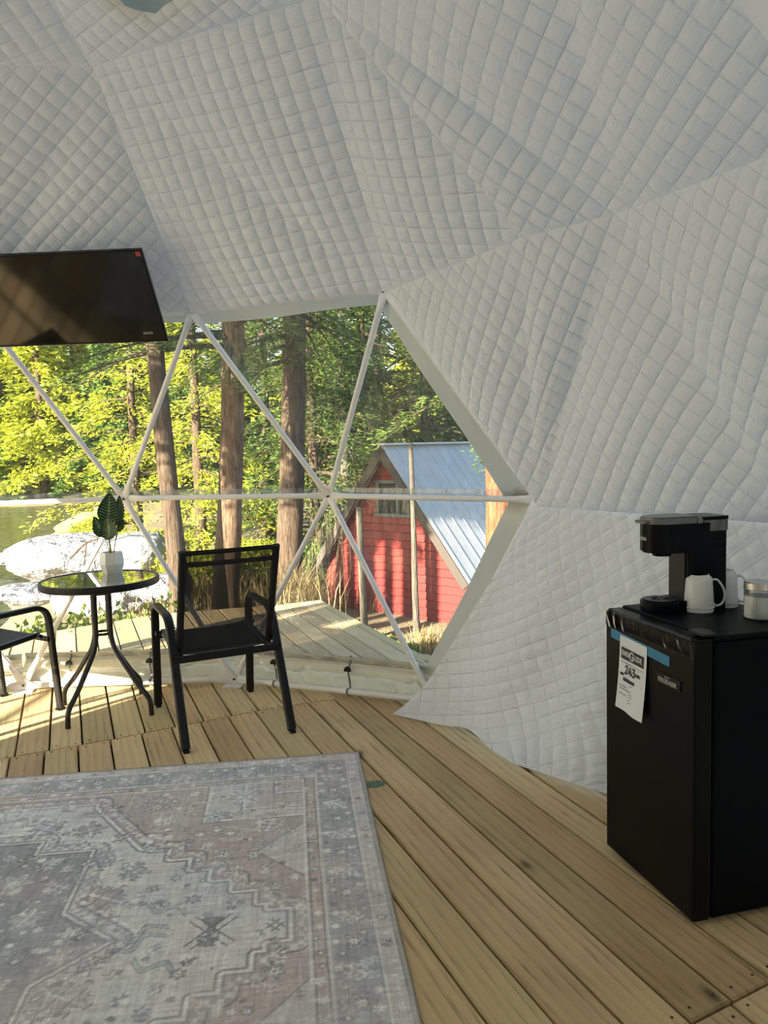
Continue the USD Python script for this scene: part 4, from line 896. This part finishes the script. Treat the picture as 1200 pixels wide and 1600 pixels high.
Zr = .0065+.004*np.maximum(0, meshkit.fbm(np.stack([A_*2, B_*2, 0*A_], -1), 2, 2)-.5)+.0012*(weft-.5)
edge_w = .012*(meshkit.fbm(np.stack([B_*1.6, 0*A_, 0*A_], -1), 2, 3)-.5)*np.clip(1-A_/.5, 0, 1)
RP = RO+ra_*(A_+edge_w)[..., None]+rb_*B_[..., None]+A3(0, 0, 1)*Zr[..., None]
rv, rf_ = RP.reshape(-1, 3), gridf(len(ga), len(gb))
usdkit.material(stage, '/World/Looks/rug_pile', {'at': ('attribute', {'attribute': 'tint'}), 'tc': ('texture_coordinate', {}), 'mp': ('mapping', {'rotation': (0, 0, -rth), 'scale': (330, 330, 1)}),
   'n': ('noise_texture', {'scale': 1.0, 'detail': 2.0}), 'b': ('bump', {'distance': .002, 'strength': .8}), 'r': ('rgb_ramp', {'ramp': [(.3, (.78, .78, .78)), (.7, (1.12, 1.12, 1.12))]}),
   'm': ('mix_color', {'blend_type': 'multiply', 'fac': 1.0}), 'p': ('principled_bsdf', {'roughness': .9, 'specular_ior_level': .2, 'sheen_weight': .15})},
   [('tc.object', 'mp.vector'), ('mp.vector', 'n.vector'), ('n.fac', 'b.height'), ('n.fac', 'r.fac'), ('at.color', 'm.a'), ('r.color', 'm.b'), ('m.result', 'p.base_color'), ('b.normal', 'p.normal')], surface='p.BSDF')
mat('rug_binding', (.33, .29, .24), .9, bump=(300, .002))
rug = thing('area_rug', 'faded grey and rust oriental rug lying flat on the deck boards', 'rug')
obj('pile', (rv, rf_), 'rug_pile', rug, smooth=True, pv={'tint': col.reshape(-1, 3)})
for pts in (RP[0, ::6], RP[::6, 0], RP[::6, -1]): obj('binding', tube(pts+A3(0, 0, -.0028), .0042, 6), 'rug_binding', rug, smooth=True)

# ---------------------------------------------------------------- outside: ground, river, boulders
WZ = -1.36
def gz(x, y):
    x, y = np.asarray(x, float), np.asarray(y, float)
    shore = (x+0.33*y+1.3)                           # > 0 on land
    n = meshkit.fbm(np.stack([x*.5, y*.5, 0*x], -1), 4, 2)-.5; n2 = meshkit.fbm(np.stack([x*3, y*3, 0*x], -1), 3, 5)-.5
    near = -1.06+.02*(y-9); land = np.minimum(near, near+np.minimum(0, shore)*.45)
    return land+.22*n+.05*n2
mat('forest_soil', (.17, .125, .075), .95, var=(2.4, (.27, .23, .12), .18), bump=(30, .03)); 
mat('river_bank', (.16, .14, .07), .95, var=(1.5, (.20, .22, .07), .2), bump=(20, .03))
gx, gy = np.linspace(-15, 14, 150), np.linspace(4.2, 32, 140); GX, GY = np.meshgrid(gx, gy, indexing='ij')
obj('ground', (np.stack([GX, GY, gz(GX, GY)], -1).reshape(-1, 3), gridf(150, 140)), 'forest_soil', None, smooth=True, kind='structure')
bx_, by_ = np.linspace(-70, 40, 80), np.linspace(38, 110, 40); BX, BY = np.meshgrid(bx_, by_, indexing='ij')
obj('far_bank', (np.stack([BX, BY, -1.6+np.clip(BY-42, -3, 6)*.16+np.clip(BY-50, 0, 60)*.16+.5*(meshkit.fbm(np.stack([BX*.2, BY*.2, 0*BX], -1), 3, 1)-.5)], -1).reshape(-1, 3), gridf(80, 40)), 'river_bank', None, smooth=True, kind='structure')
usdkit.material(stage, '/World/Looks/river_water', {'tc': ('texture_coordinate', {}), 'mp': ('mapping', {'scale': (1.0, .55, 1)}), 'n': ('noise_texture', {'scale': 2.2, 'detail': 4.0, 'distortion': .6}), 'b': ('bump', {'distance': .10, 'strength': 1.0}),
   'p': ('principled_bsdf', {'base_color': (.03, .036, .02), 'roughness': .10, 'ior': 1.33, 'specular_ior_level': .2})}, [('tc.object', 'mp.vector'), ('mp.vector', 'n.vector'), ('n.fac', 'b.height'), ('b.normal', 'p.normal')], surface='p.BSDF')
rx, ry = np.linspace(-75, 20, 60), np.linspace(8, 46, 40); RX, RY = np.meshgrid(rx, ry, indexing='ij')
obj('river', (np.stack([RX, RY, 0*RX+WZ+.01*np.sin(RX*1.3+RY)], -1).reshape(-1, 3), gridf(60, 40)), 'river_water', None, smooth=True, kind='structure')
mat('pale_rock', (.25, .27, .305), .8, var=(2.6, (.14, .155, .185), .22), bump=(5, .16))
def boulder(label, c, size, seed, name='boulder', m='pale_rock'):
    b = trimesh.creation.icosphere(4, 1.0); v = np.array(b.vertices)
    r = 1+.55*(meshkit.fbm(v*1.3+seed, 3, seed)-.5)+.12*(meshkit.fbm(v*5, 2, seed)-.5); v = v*r[:, None]; v[:, 2] = np.where(v[:, 2] > .55, .55+(v[:, 2]-.55)*.4, v[:, 2])
    return tag(obj(name, (v*np.array(size)+np.array(c), b.faces), m, None, smooth=True), label, 'boulder')
def bd(u, v, Y, size, label, seed):
    p = at(u, v, Y); return boulder(label, p, size, seed)
bd(135, 868, 15.5, (1.45, 1.2, .62), 'largest pale boulder by the river, behind the glass table', 1)
bd(215, 862, 14.2, (.6, .55, .5), 'bluish pale boulder just right of the plant pot, by the river', 2)
bd(165, 935, 11.8, (.80, .5, .36), 'low pale rock below the table edge, nearest the deck', 3)
bd(60, 925, 13.0, (.75, .6, .18), 'flat pale rock at the water, above the left chair', 4)
bd(255, 915, 11.2, (.42, .4, .24), 'small pale rock between the table and the right chair', 5)
bd(35, 872, 18.5, (.7, .5, .2), 'low pale rock in the river left of the largest boulder', 6)

# ---------------------------------------------------------------- trees
def bark(name, c1, c2, c3):
    return usdkit.material(stage, '/World/Looks/'+name, {'tc': ('texture_coordinate', {}), 'mp': ('mapping', {'scale': (9, 9, 1.4)}), 'n': ('noise_texture', {'scale': 3.0, 'detail': 6.0, 'roughness': .65, 'distortion': .5}),
      'r': ('rgb_ramp', {'ramp': [(.3, c1), (.5, c2), (.72, c3)]}), 'b': ('bump', {'distance': .05, 'strength': 1.0}), 'p': ('principled_bsdf', {'roughness': .92, 'specular_ior_level': .2})},
      [('tc.object', 'mp.vector'), ('mp.vector', 'n.vector'), ('n.fac', 'r.fac'), ('n.fac', 'b.height'), ('r.color', 'p.base_color'), ('b.normal', 'p.normal')], surface='p.BSDF')
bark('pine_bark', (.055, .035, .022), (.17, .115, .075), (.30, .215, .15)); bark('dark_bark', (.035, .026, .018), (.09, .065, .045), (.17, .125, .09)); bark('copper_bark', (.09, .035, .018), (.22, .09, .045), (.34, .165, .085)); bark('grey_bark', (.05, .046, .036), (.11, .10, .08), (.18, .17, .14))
def leafmat(name, gain=1.0, tr=.42):
    return usdkit.material(stage, '/World/Looks/'+name, {'at': ('attribute', {'attribute': 'tint'}), 'd': ('principled_bsdf', {'roughness': .55, 'specular_ior_level': .25}), 't': ('translucent_bsdf', {}), 'm': ('mix_closure', {'fac': tr})},
      [('at.color', 'd.base_color'), ('at.color', 't.color'), ('d.BSDF', 'm.closure1'), ('t.BSDF', 'm.closure2')], surface='m.closure')
leafmat('leaves')
tr = np.random.default_rng(99)
def trunk(base, top, r0, r1, n=26, k=14, seed=0, flare=.35, wob=.03):
    base, top = np.asarray(base, float), np.asarray(top, float); t = np.linspace(0, 1, n)
    pts = base+(top-base)*t[:, None]; H = np.linalg.norm(top-base)
    pts[:, 0] += wob*H*.3*(meshkit.fbm(np.stack([t*3, 0*t+seed, 0*t], 1), 2, seed)-.5)
    r = (r0+(r1-r0)*t)*(1+flare*np.exp(-t*H/.35)); a = np.arange(k)/k*2*PI
    prof = np.array([np.stack([ri*(1+.10*(meshkit.noise(np.stack([np.cos(a)*3, np.sin(a)*3, 0*a+ti*H*2+seed], 1), seed)-.5))*np.cos(a), ri*(1+.16*(meshkit.noise(np.stack([np.cos(a)*3, np.sin(a)*3, 0*a+ti*H*2+seed+9], 1), seed)-.5))*np.sin(a)], 1) for ri, ti in zip(r, t)])
    return frame_sweep(pts, prof, up=A3(1, 0, 0)), pts
def leaves(c, d, size, asp, cols, jit=.25, rg=tr):
    "rhombic leaves at centres c, pointing along d"
    n = len(c); d = unit(d); s = size*rg.uniform(.6, 1.3, n)[:, None]; q = unit(np.cross(d, unit(rg.normal(size=(n, 3)))))
    k = unit(np.cross(d, q)); v = np.stack([c-d*s*.5, c+q*s*asp*.5+k*s*.06, c+d*s*.5, c-q*s*asp*.5+k*s*.06], 1).reshape(-1, 3)
    i = np.arange(n)[:, None]*4; f = np.concatenate([i+[0, 1, 2], i+[0, 2, 3]], 1).reshape(-1, 3)
    cols = np.asarray(cols); w = rg.random(n)*(len(cols)-1); a = np.floor(w).astype(int); b = np.minimum(a+1, len(cols)-1)
    cc = cols[a]+(cols[b]-cols[a])*(w-a)[:, None]; cc = cc*rg.uniform(1-jit, 1+jit, (n, 1))
    return v, f, np.repeat(cc, 4, 0)
def bough(L, nleaf, droop, size, rg):
    "a spray: a drooping axis with side twigs; returns the leaf centres, directions and the axis points (along +x)"
    t = rg.random(nleaf)**.75; ax = np.stack([t*L, 0*t, -droop*L*t**2], 1)
    sd = rg.choice([-1, 1], nleaf); m = rg.random(nleaf); wl = L*.42*(1-t*.75)*m
    fw = unit(np.stack([0*t+.75, sd*1.0, 0*t-.15], 1)); c = ax+fw*wl[:, None]+rg.normal(size=(nleaf, 3))*size*np.array([.35, .35, .5])
    d = unit(np.stack([0*t+.8, sd*(.4+.6*m), -.25+0*t], 1)+rg.normal(size=(nleaf, 3))*.35)
    q = np.linspace(0, 1, 7); return c, d, np.stack([q*L, 0*q, -droop*L*q**2], 1)
def crown(pts, rad, z0, z1, nb, nleaf, size, asp, cols, droop=.35, rise=.1, seed=0, shape='cone', side=None):
    rg = np.random.default_rng(seed); Vs, Fs, Cs, br = [], [], [], []; o = 0
    hz = pts[:, 2]
    for i in range(nb):
        t = (i+rg.random())/nb; z = z0+(z1-z0)*t
        L = rad*((1-t)*.85+.2 if shape == 'cone' else (math.sin(PI*min(1, t*.9+.1))**.6*.8+.25))*rg.uniform(.6, 1.1)
        a = rg.random()*2*PI if side is None else side[0]+rg.uniform(-1, 1)*side[1]
        p = np.array([np.interp(z, hz, pts[:, k]) for k in range(3)]); c, d, ax = bough(L, max(8, int(nleaf*L/rad)), droop*rg.uniform(.5, 1.3), size, rg)
        R_ = np.array([[math.cos(a), -math.sin(a), 0], [math.sin(a), math.cos(a), 0], [0, 0, 1]]); tilt = rise*rg.uniform(-.6, 1.2); c[:, 2] += c[:, 0]*tilt; ax[:, 2] += ax[:, 0]*tilt
        v, f, cc = leaves(c@R_.T+p, d@R_.T, size, asp, cols, rg=rg)
        Vs.append(v); Fs.append(f+o); Cs.append(cc); o += len(v)
        br.append(tube(ax@R_.T+p, 1, 5) if False else frame_sweep(ax@R_.T+p, np.array([circ(max(.006, .018*L*(1-.85*q)), 5) for q in np.linspace(0, 1, 7)]), caps=False))
    return (np.vstack(Vs), np.vstack(Fs)), np.vstack(Cs), cat(*br)
YG = np.array([(.17, .23, .015), (.38, .43, .03), (.56, .57, .07)]); GR = np.array([(.042, .085, .016), (.08, .145, .025), (.15, .215, .04)]); DG = np.array([(.03, .055, .018), (.06, .10, .03), (.11, .15, .05)])
def tree(name, label, base, top, r0, r1, barkm, crowns, seed=0, group=None, categ='tree'):
    t = thing(name, label, categ, base, 0, group); H = np.asarray(top, float)-np.asarray(base, float)
    m, pts = trunk(A3(0, 0, -.15), H, r0, r1, seed=seed); obj('trunk', m, barkm, t, smooth=True)
    for i, kw in enumerate(crowns):
        f, c, b = crown(pts, seed=seed*7+i, **kw)
        obj('foliage', f, 'leaves', t, smooth=False, pv={'tint': c}, kind='stuff'); obj('branches', b, 'dark_bark', t, smooth=True, kind='stuff')
    return t
def gbase(u, Y):
    p = at(u, 800, Y); return A3(p[0], Y, float(gz(p[0], Y)))
def tline(u0, u1, Y, H):
    "base on the ground below pixel column u0; top H metres up, leaning to column u1 at the row of the window head"
    b = gbase(u0, Y); q = at(u1, 490, Y); k = H/(q[2]-b[2]); return b, A3(b[0]+(q[0]-b[0])*k, Y, b[2]+H)
C_ = dict
b, t_ = tline(344, 366, 10.8, 8); tree('pine_tree', 'thick sunlit pine trunk straight behind the right chair', b, t_, .185, .12, 'pine_bark', [C_(rad=2.2, z0=3.75, z1=7.8, nb=50, nleaf=330, size=.085, asp=.22, cols=GR)], 1)
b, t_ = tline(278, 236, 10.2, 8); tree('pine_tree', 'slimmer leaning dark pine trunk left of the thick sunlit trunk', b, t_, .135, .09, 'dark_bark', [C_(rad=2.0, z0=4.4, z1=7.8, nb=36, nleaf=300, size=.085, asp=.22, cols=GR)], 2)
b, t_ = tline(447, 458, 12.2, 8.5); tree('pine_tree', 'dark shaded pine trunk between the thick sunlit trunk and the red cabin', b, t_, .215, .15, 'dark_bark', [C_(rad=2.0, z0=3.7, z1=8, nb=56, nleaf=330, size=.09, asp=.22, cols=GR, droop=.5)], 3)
b, t_ = tline(779, 776, 8.3, 8); tree('pine_tree', 'copper coloured pine trunk in front of the cabin roof at the right window edge', b, t_, .15, .12, 'copper_bark', [C_(rad=1.5, z0=2.72, z1=7.6, nb=60, nleaf=380, size=.085, asp=.22, cols=GR, droop=.6)], 4)
b = gbase(565, 9.6); q = at(561, 792, 9.6); tree('dead_sapling', 'short grey broken sapling stem before the left half of the cabin', b, q, .045, .038, 'grey_bark', [], 5)
b = gbase(648, 9.0); q = at(641, 692, 9.0); tree('sapling', 'thin grey sapling with a flared root before the cabin window', b, q, .042, .026, 'grey_bark', [], 6)
b = gbase(540, 14.5); q = at(532, 440, 14.5); tree('sapling', 'grey leaning stem behind the left roof edge of the cabin', b, q, .10, .06, 'grey_bark', [C_(rad=2.3, z0=2.2, z1=4.4, nb=46, nleaf=330, size=.10, asp=.25, cols=GR, droop=.5)], 7)
# bushes, grass and ground plants
def bush(name, label, c, r, n, size, asp, cl, seed, categ='bush', flat=.7):
    rg = np.random.default_rng(seed); t = thing(name, label, categ, c); d = unit(rg.normal(size=(n, 3))); d[:, 2] = np.abs(d[:, 2]); q = r*rg.random(n)[:, None]**.4*(.7+.6*meshkit.fbm(d*2+seed, 2, seed)[:, None])
    v, f, cc = leaves(d*q*A3(1, 1, flat), d+rg.normal(size=(n, 3))*.6, size, asp, cl, rg=rg); obj('foliage', (v, f), 'leaves', t, smooth=False, pv={'tint': cc}, kind='stuff')
    st = [tube([A3(0, 0, -.1), d[i]*q[i]*A3(1, 1, flat)*.55, d[i]*q[i]*A3(1, 1, flat)], .008*r+.003, 5) for i in range(14)]; obj('stems', cat(*st), 'dark_bark', t, smooth=True, kind='stuff'); return t
# trees on this bank, each with its own crown
mids = [('cedar_tree', 'yellow-green cedar between the two left pine trunks', 312, 15.5, 7.5, 1.9, YG, 0.5), ('cedar_tree', 'yellow-green cedar just left of the leaning dark trunk', 215, 19, 9, 2.4, YG, .4), ('cedar_tree', 'green cedar right behind the dark shaded trunk', 420, 17, 9, 2.2, GR, .3),
        ('cedar_tree', 'broad green cedar behind the middle of the cabin roof', 590, 19, 10, 2.8, GR, .3), ('cedar_tree', 'green cedar behind the right end of the cabin roof', 700, 19.5, 10, 2.8, GR, .3), ('cedar_tree', 'yellow-green cedar left of the cabin gable', 500, 20, 9, 2.4, YG, .3), ('cedar_tree', 'dark green cedar behind the thick sunlit trunk', 365, 21, 10, 2.4, DG, .3), ('cedar_tree', 'tall dark green cedar at the right behind the copper trunk', 800, 17, 9, 2.6, DG, .3)]
for i, (nm_, lb, u, Y, H, rad, cl, zl) in enumerate(mids):
    b = gbase(u, Y); tree(nm_, lb, b, b+A3(tr.uniform(-.2, .2), 0, H), .12, .05, 'dark_bark', [C_(rad=rad, z0=zl, z1=H-.2, nb=70, nleaf=230, size=.13, asp=.34, cols=cl, droop=.3)], 20+i)
# the wood goes on behind and left of the dome and keeps it in the shade
def shade_spot(p, s): return A3(p*.74-s*.67, -p*.67-s*.74, -1.0)
shade0 = None
for i, (p, s, sc) in enumerate([(-2.1, 8.5, 1.15), (-.6, 7.6, 1.2), (.8, 8.3, 1.2), (2.3, 7.6, 1.2), (-1.7, 11, 1.3), (.2, 11, 1.35), (1.8, 11.5, 1.35), (-2.1, 13.2, 1.2)]):
    c = shade_spot(p, s)
    if shade0 is None: shade0 = tree('hemlock_tree', 'dense dark hemlock behind the dome, out of the picture', c, c+A3(0, 0, 9.5), .13, .05, 'dark_bark', [C_(rad=1.7, z0=.3, z1=9.3, nb=110, nleaf=330, size=.15, asp=.42, cols=DG, droop=.3, shape='col')], 60, 'hemlocks behind the dome')
    else: dup(shade0, c, 50*i, scale=(sc*.85, sc*.85, sc))
hem2 = [('hemlock', 'tall green hemlock with drooping boughs behind the left slope of the cabin roof', 572, 15.6, 9, 2.6, GR), ('hemlock', 'tall green hemlock with drooping boughs over the ridge of the cabin', 668, 15.8, 9.5, 2.8, GR), ('hemlock', 'tall green hemlock close behind the dark shaded trunk', 492, 14.6, 9, 2.3, GR)]
for i, (nm_, lb, u, Y, H, rad, cl) in enumerate(hem2):
    b = gbase(u, Y); tree(nm_, lb, b, b+A3(0, 0, H), .11, .05, 'dark_bark', [C_(rad=rad, z0=1.6, z1=H-.2, nb=80, nleaf=330, size=.115, asp=.28, cols=cl, droop=.6)], 40+i)
# slim trees left of the dome, out of the picture: the sun reaches the cabin between their stems
for i, (p, s, r, cz) in enumerate([(-8.45, -.6, .12, 3.4), (-8.2, .3, .11, 3.0), (-7.85, -.3, .16, 2.8), (-7.45, .8, .11, 2.9), (-7.05, -.2, .15, 2.7), (-6.6, .6, .10, 3.1)]):
    c = shade_spot(p, s); tree('slim_tree', 'slim straight tree left of the dome, out of the picture', c, c+A3(.1, 0, 7), r, r*.7, 'dark_bark', [C_(rad=1.15, z0=cz+1.0, z1=6.8, nb=34, nleaf=200, size=.14, asp=.38, cols=GR, droop=.3, shape='col')], 160+i, 'slim trees left of the dome')
for i, (p, s) in enumerate([(-4.85, 2.3), (-5.3, 3.2)]): bush('shrub', 'dense round shrub outside the left end of the bay window, out of the picture', shade_spot(p, s)+A3(0, 0, .1), 1.0 if i else .62, 3600, .11, .5, DG, 180+i, 'shrub', 2.0 if i == 0 else 1.5).SetCustomDataByKey('group', 'shrubs left of the dome')
# the far bank: three kinds, copied
def far_kind(name, label, H, rad, cl, seed, group):
    t = thing(name, label, 'tree', (0, 0, 0), 0, group); m, pts = trunk(A3(0, 0, -.3), A3(.2, 0, H), .22, .06, seed=seed); obj('trunk', m, 'dark_bark', t, smooth=True)
    f, c, b = crown(pts, rad, .6, H-.3, 80, 260, .34, .42, cl, .35, .1, seed); obj('foliage', f, 'leaves', t, smooth=False, pv={'tint': c}, kind='stuff'); obj('branches', b, 'dark_bark', t, smooth=True, kind='stuff'); return t
spots = [(-60, 45, 0), (10, 46, 1), (70, 45, 0), (128, 47, 0), (175, 44.5, 1), (232, 46, 0), (290, 48, 1), (-30, 55, 2), (45, 57, 0), (105, 55, 2), (160, 58, 2), (215, 56, 0), (275, 58, 2), (340, 52, 0), (400, 54, 1), (460, 56, 0), (520, 55, 2), (580, 56, 1), (640, 54, 0), (700, 57, 2), (760, 55, 1)]
kinds = [('riverside_tree', 'bright yellow-green tree on the far river bank', 11, 3.6, YG, 51, 'bright yellow-green trees on the far bank'), ('riverside_tree', 'mid green tree on the far river bank', 10, 3.4, GR*1.3, 52, 'mid green trees on the far bank'), ('riverside_tree', 'dark green tall tree on the far river bank', 14, 3.6, GR, 53, 'dark green trees on the far bank')]
protos = {}; ORD = 'first second third fourth fifth sixth seventh eighth ninth tenth'.split()
def far_label(u, k): return kinds[k][1]+', '+ORD[sorted(x[0] for x in spots if x[2] == k).index(u)]+' of its kind from the left'
for u, Y, k in spots:
    p = at(u, 800, Y); zb = -1.6+min(max(Y-42, -3), 6)*.16+max(Y-50, 0)*.16; s_ = tr.uniform(.85, 1.2)
    if k not in protos:
        protos[k] = far_kind(kinds[k][0], far_label(u, k), *kinds[k][2:]); pr_ = protos[k]; UsdGeom.Xformable(pr_).GetOrderedXformOps()[0].Set(Gf.Vec3d(float(p[0]), float(Y), float(zb)))
    else: dup(protos[k], A3(p[0], Y, zb), tr.uniform(0, 360), far_label(u, k), scale=(s_, s_, s_))
for i, (u, Y, r, cl, lb) in enumerate([(205, 15.5, .9, YG, 'yellow-green riverside bush behind the potted plant'), (300, 13.2, .8, YG, 'yellow bush between the left pine trunks'), (405, 14, .9, YG, 'yellow bush between the thick and the dark trunks'), (480, 13.5, .9, GR, 'green bush left of the cabin wall'), (150, 20, .8, YG, 'yellow bush by the water behind the largest boulder')]):
    bush('bush', lb, gbase(u, Y)+A3(0, 0, .1), r, 2600, .10, .4, cl, 70+i)
LG = np.array([(.10, .17, .03), (.19, .27, .04), (.30, .36, .06)])
for i, (u, v_, Y, r, lb) in enumerate([(95, 975, 8.2, .34, 'low leafy plant under the left half of the glass table'), (215, 962, 8.4, .42, 'low leafy plant under the right half of the glass table'), (265, 950, 8.8, .36, 'low leafy plant between the table and the right chair'), (30, 985, 7.9, .34, 'low leafy plant beside the arm of the left chair'), (155, 968, 8.6, .30, 'small leafy plant between the table legs'),
                                         (600, 968, 8.9, .24, 'bright leafy plant at the cabin foot, behind the deck edge'), (635, 972, 8.6, .20, 'bright leafy plant at the root of the thin sapling'), (575, 962, 9.2, .22, 'bright leafy plant at the foot of the broken stem'), (710, 962, 8.6, .18, 'small leafy plant at the right foot of the cabin')]):
    p = at(u, v_-22 if u < 400 else v_-4, Y); g0 = float(gz(p[0], Y)); bush('ground_plant', lb, A3(p[0], Y, g0), max(r, (p[2]-g0)*.9) if u < 400 else r*1.1, 1100 if u < 400 else 420, .085, .6, LG, 90+i, 'plant', 1.0)
ST = np.array([(.34, .25, .10), (.48, .38, .17), (.58, .48, .25)])
def grass(label, u, Y, n, rx, ry, h, cl, seed):
    rg = np.random.default_rng(seed); c = gbase(u, Y); xy = rg.normal(size=(n, 2))*[rx, ry]; hh = h*rg.uniform(.5, 1.15, n); ln_ = rg.normal(size=(n, 2))*.22*hh[:, None]
    b_ = np.stack([xy[:, 0], xy[:, 1], gz(c[0]+xy[:, 0], c[1]+xy[:, 1])-c[2]], 1); a = rg.random(n)*PI; w = np.stack([np.cos(a), np.sin(a), 0*a], 1)*.008
    m_ = b_+np.stack([ln_[:, 0]*.3, ln_[:, 1]*.3, hh*.55], 1); tp = b_+np.stack([ln_[:, 0], ln_[:, 1], hh], 1)
    v = np.stack([b_-w, b_+w, m_+w*.8, m_-w*.8, tp], 1).reshape(-1, 3); i = np.arange(n)[:, None]*5; f = np.concatenate([i+[0, 1, 2], i+[0, 2, 3], i+[3, 2, 4]], 1).reshape(-1, 3)
    q = cl[0]+(cl[-1]-cl[0])*rg.random(n)[:, None]; o = obj('grass', (v+c, f), 'leaves', None, smooth=False, pv={'tint': np.repeat(q, 5, 0)}); return tag(o, label, 'grass', kind='stuff')
grass('tall dry straw coloured grass left of the cabin, above the deck corner', 462, 10.8, 420, .26, .4, .8, ST, 1)
grass('dry straw coloured grass round the foot of the thick trunk', 385, 11.4, 420, .6, .4, .4, ST, 2)
grass('dry grass tuft at the flared root of the thin sapling', 660, 8.8, 260, .10, .1, .34, ST, 3)
grass('dry grass on the bank right of the boulders', 280, 12.2, 600, .6, .5, .45, ST, 4)
tg_ = [bez(at(110, 872, 13.8), at(135, 848, 13.7), at(152, 842, 13.6), at(190, 820, 13.5), n=6), bez(at(135, 848, 13.7), at(132, 880, 13.6), at(131, 905, 13.5), n=6), bez(at(152, 842, 13.6), at(150, 862, 13.6), at(128, 870, 13.6), n=6)]
fb = thing('fallen_branch', 'bare dark forked branch lying against the largest boulder', 'branch'); obj('stick', tube(tg_[0], .018, 6), 'dark_bark', fb, smooth=True)
for q in tg_[1:]: obj('twig', tube(q, .011, 6), 'dark_bark', fb, smooth=True)
mat('gravel', (.22, .23, .22), .95, var=(18, (.36, .37, .36), .12), bump=(60, .02))
gp_ = at(690, 1000, 8.0); q = np.linspace(-1, 1, 40); QX, QY = np.meshgrid(gp_[0]+q*1.3, 7.4+q*1.5, indexing='ij')
tag(obj('gravel_patch', (np.stack([QX, QY, gz(QX, QY)+.03-.06*(np.hypot((QX-gp_[0])/1.3, (QY-7.4)/1.5))**4], -1).reshape(-1, 3), gridf(40, 40)), 'gravel', None, smooth=True), 'grey gravel patch between the deck corner and the cabin', 'gravel', kind='stuff')

# ---------------------------------------------------------------- red cabin
wood('red_paint', [(.13, .010, .008), (.15, .012, .009), (.175, .015, .010), (.195, .020, .012)], (.07, .009, .008), .6)
mat('roof_metal', (.50, .53, .56), .42, .35, var=(3, (.40, .43, .46), .2)); mat('cabin_glass', (.02, .022, .018), .08); mat('grey_green_paint', (.08, .10, .09), .6); mat('fascia_board', (.05, .042, .036), .8)
cb0 = A3(-.90, 11.95, -1.10); cex = A3(.741, -.671, 0); cey = A3(.671, .741, 0)
cbn = UsdGeom.Xform.Define(stage, numbered('/World', 'cabin')); mx = Gf.Matrix4d(1.0)
for i, r in enumerate((cex, cey, A3(0, 0, 1))): mx.SetRow3(i, Gf.Vec3d(*map(float, r)))
mx.SetTranslateOnly(Gf.Vec3d(*map(float, cb0))); cbn.AddTransformOp().Set(mx); cbn = tag(cbn.GetPrim(), 'small red clapboard cabin with a steep pale metal roof among the trees', 'cabin')
CWD, CE, CP, CDP = 2.72, .78, 2.46, 4.2                 # width, eaves, ridge, depth
gab = Polygon([(0, 0), (CWD, 0), (CWD, CE), (CWD/2, CP), (0, CE)])
wx0, wx1, wz0, wz1 = 1.13, 1.72, 1.50, 1.98
gab = gab.difference(sbox(wx0, wz0, wx1, wz1)); ch = .115
for k in range(int(CP/ch)+1):
    g = gab.intersection(sbox(-1, k*ch, 9, (k+1)*ch-.011))
    for p in getattr(g, 'geoms', [g]):
        if p.is_empty or p.area < .002 or p.geom_type != 'Polygon': continue
        m = extr(p, .034); v = np.array(m.vertices); tt = (v[:, 1]-k*ch)/ch; v = np.stack([v[:, 0], -(v[:, 2]*(1-.75*np.clip(tt, 0, 1))), v[:, 1]], 1)
        obj('siding_board', tm(v, m.faces[:, ::-1]), 'red_paint', cbn, smooth=False, pv={'tint': np.tile([brng.random(), brng.random(), 0], (len(v), 1))})
for y0, x in ((0, CWD), (0, 0)):
    for k in range(int(CE/ch)+1):
        m = cbox((.022, CDP, ch-.004), (x, CDP/2, k*ch+ch/2), .002); obj('siding_board', m, 'red_paint', cbn, smooth=False, pv={'tint': np.tile([brng.random(), brng.random(), 0], (len(m.vertices), 1))})
fm = obj('window', cat(*[cbox(s_, c, .004) for s_, c in (((.05, .05, wz1-wz0+.06), (wx0, -.02, (wz0+wz1)/2)), ((.05, .05, wz1-wz0+.06), (wx1, -.02, (wz0+wz1)/2)), ((.04, .05, wz1-wz0), ((wx0+wx1)/2+.08, -.015, (wz0+wz1)/2)), ((wx1-wx0+.1, .05, .05), ((wx0+wx1)/2, -.02, wz1)), ((wx1-wx0+.14, .07, .05), ((wx0+wx1)/2, -.025, wz0)))]), 'grey_green_paint', cbn, smooth=False, label='grey-green window frame')
obj('pane', cbox((wx1-wx0, .01, wz1-wz0), ((wx0+wx1)/2, .01, (wz0+wz1)/2), .002), 'cabin_glass', fm, smooth=False)
sl = math.hypot(CWD/2, CP-CE); ov = .20
for sg in (-1, 1):
    d = A3(sg*CWD/2, 0, CE-CP)/sl; nn = A3(-d[2]*sg, 0, d[0]*sg); e0 = A3(CWD/2, -ov, CP+.03)
    Tm = basis(e0, d, A3(0, 1, 0), nn if nn[2] > 0 else -nn)
    r_ = obj('roof', moved(cbox((sl+ov, CDP+2*ov, .035), ((sl+ov)/2, (CDP+2*ov)/2, .0), .004), Tm), 'roof_metal', cbn, smooth=False)
    ribs = [moved(cbox((sl+ov, .025, .012), ((sl+ov)/2, y, .020), .004), Tm) for y in np.arange(.05, CDP+2*ov, .23)]
    for rb in ribs: obj('rib', rb, 'roof_metal', r_, smooth=False)
    obj('fascia', moved(cbox((sl+ov, .03, .12), ((sl+ov)/2, -.01, -.05), .004), Tm), 'fascia_board', cbn, smooth=False)
obj('ridge_cap', cbox((.16, CDP+2*ov, .03), (CWD/2, CDP/2, CP+.055), .008), 'roof_metal', cbn, smooth=False)
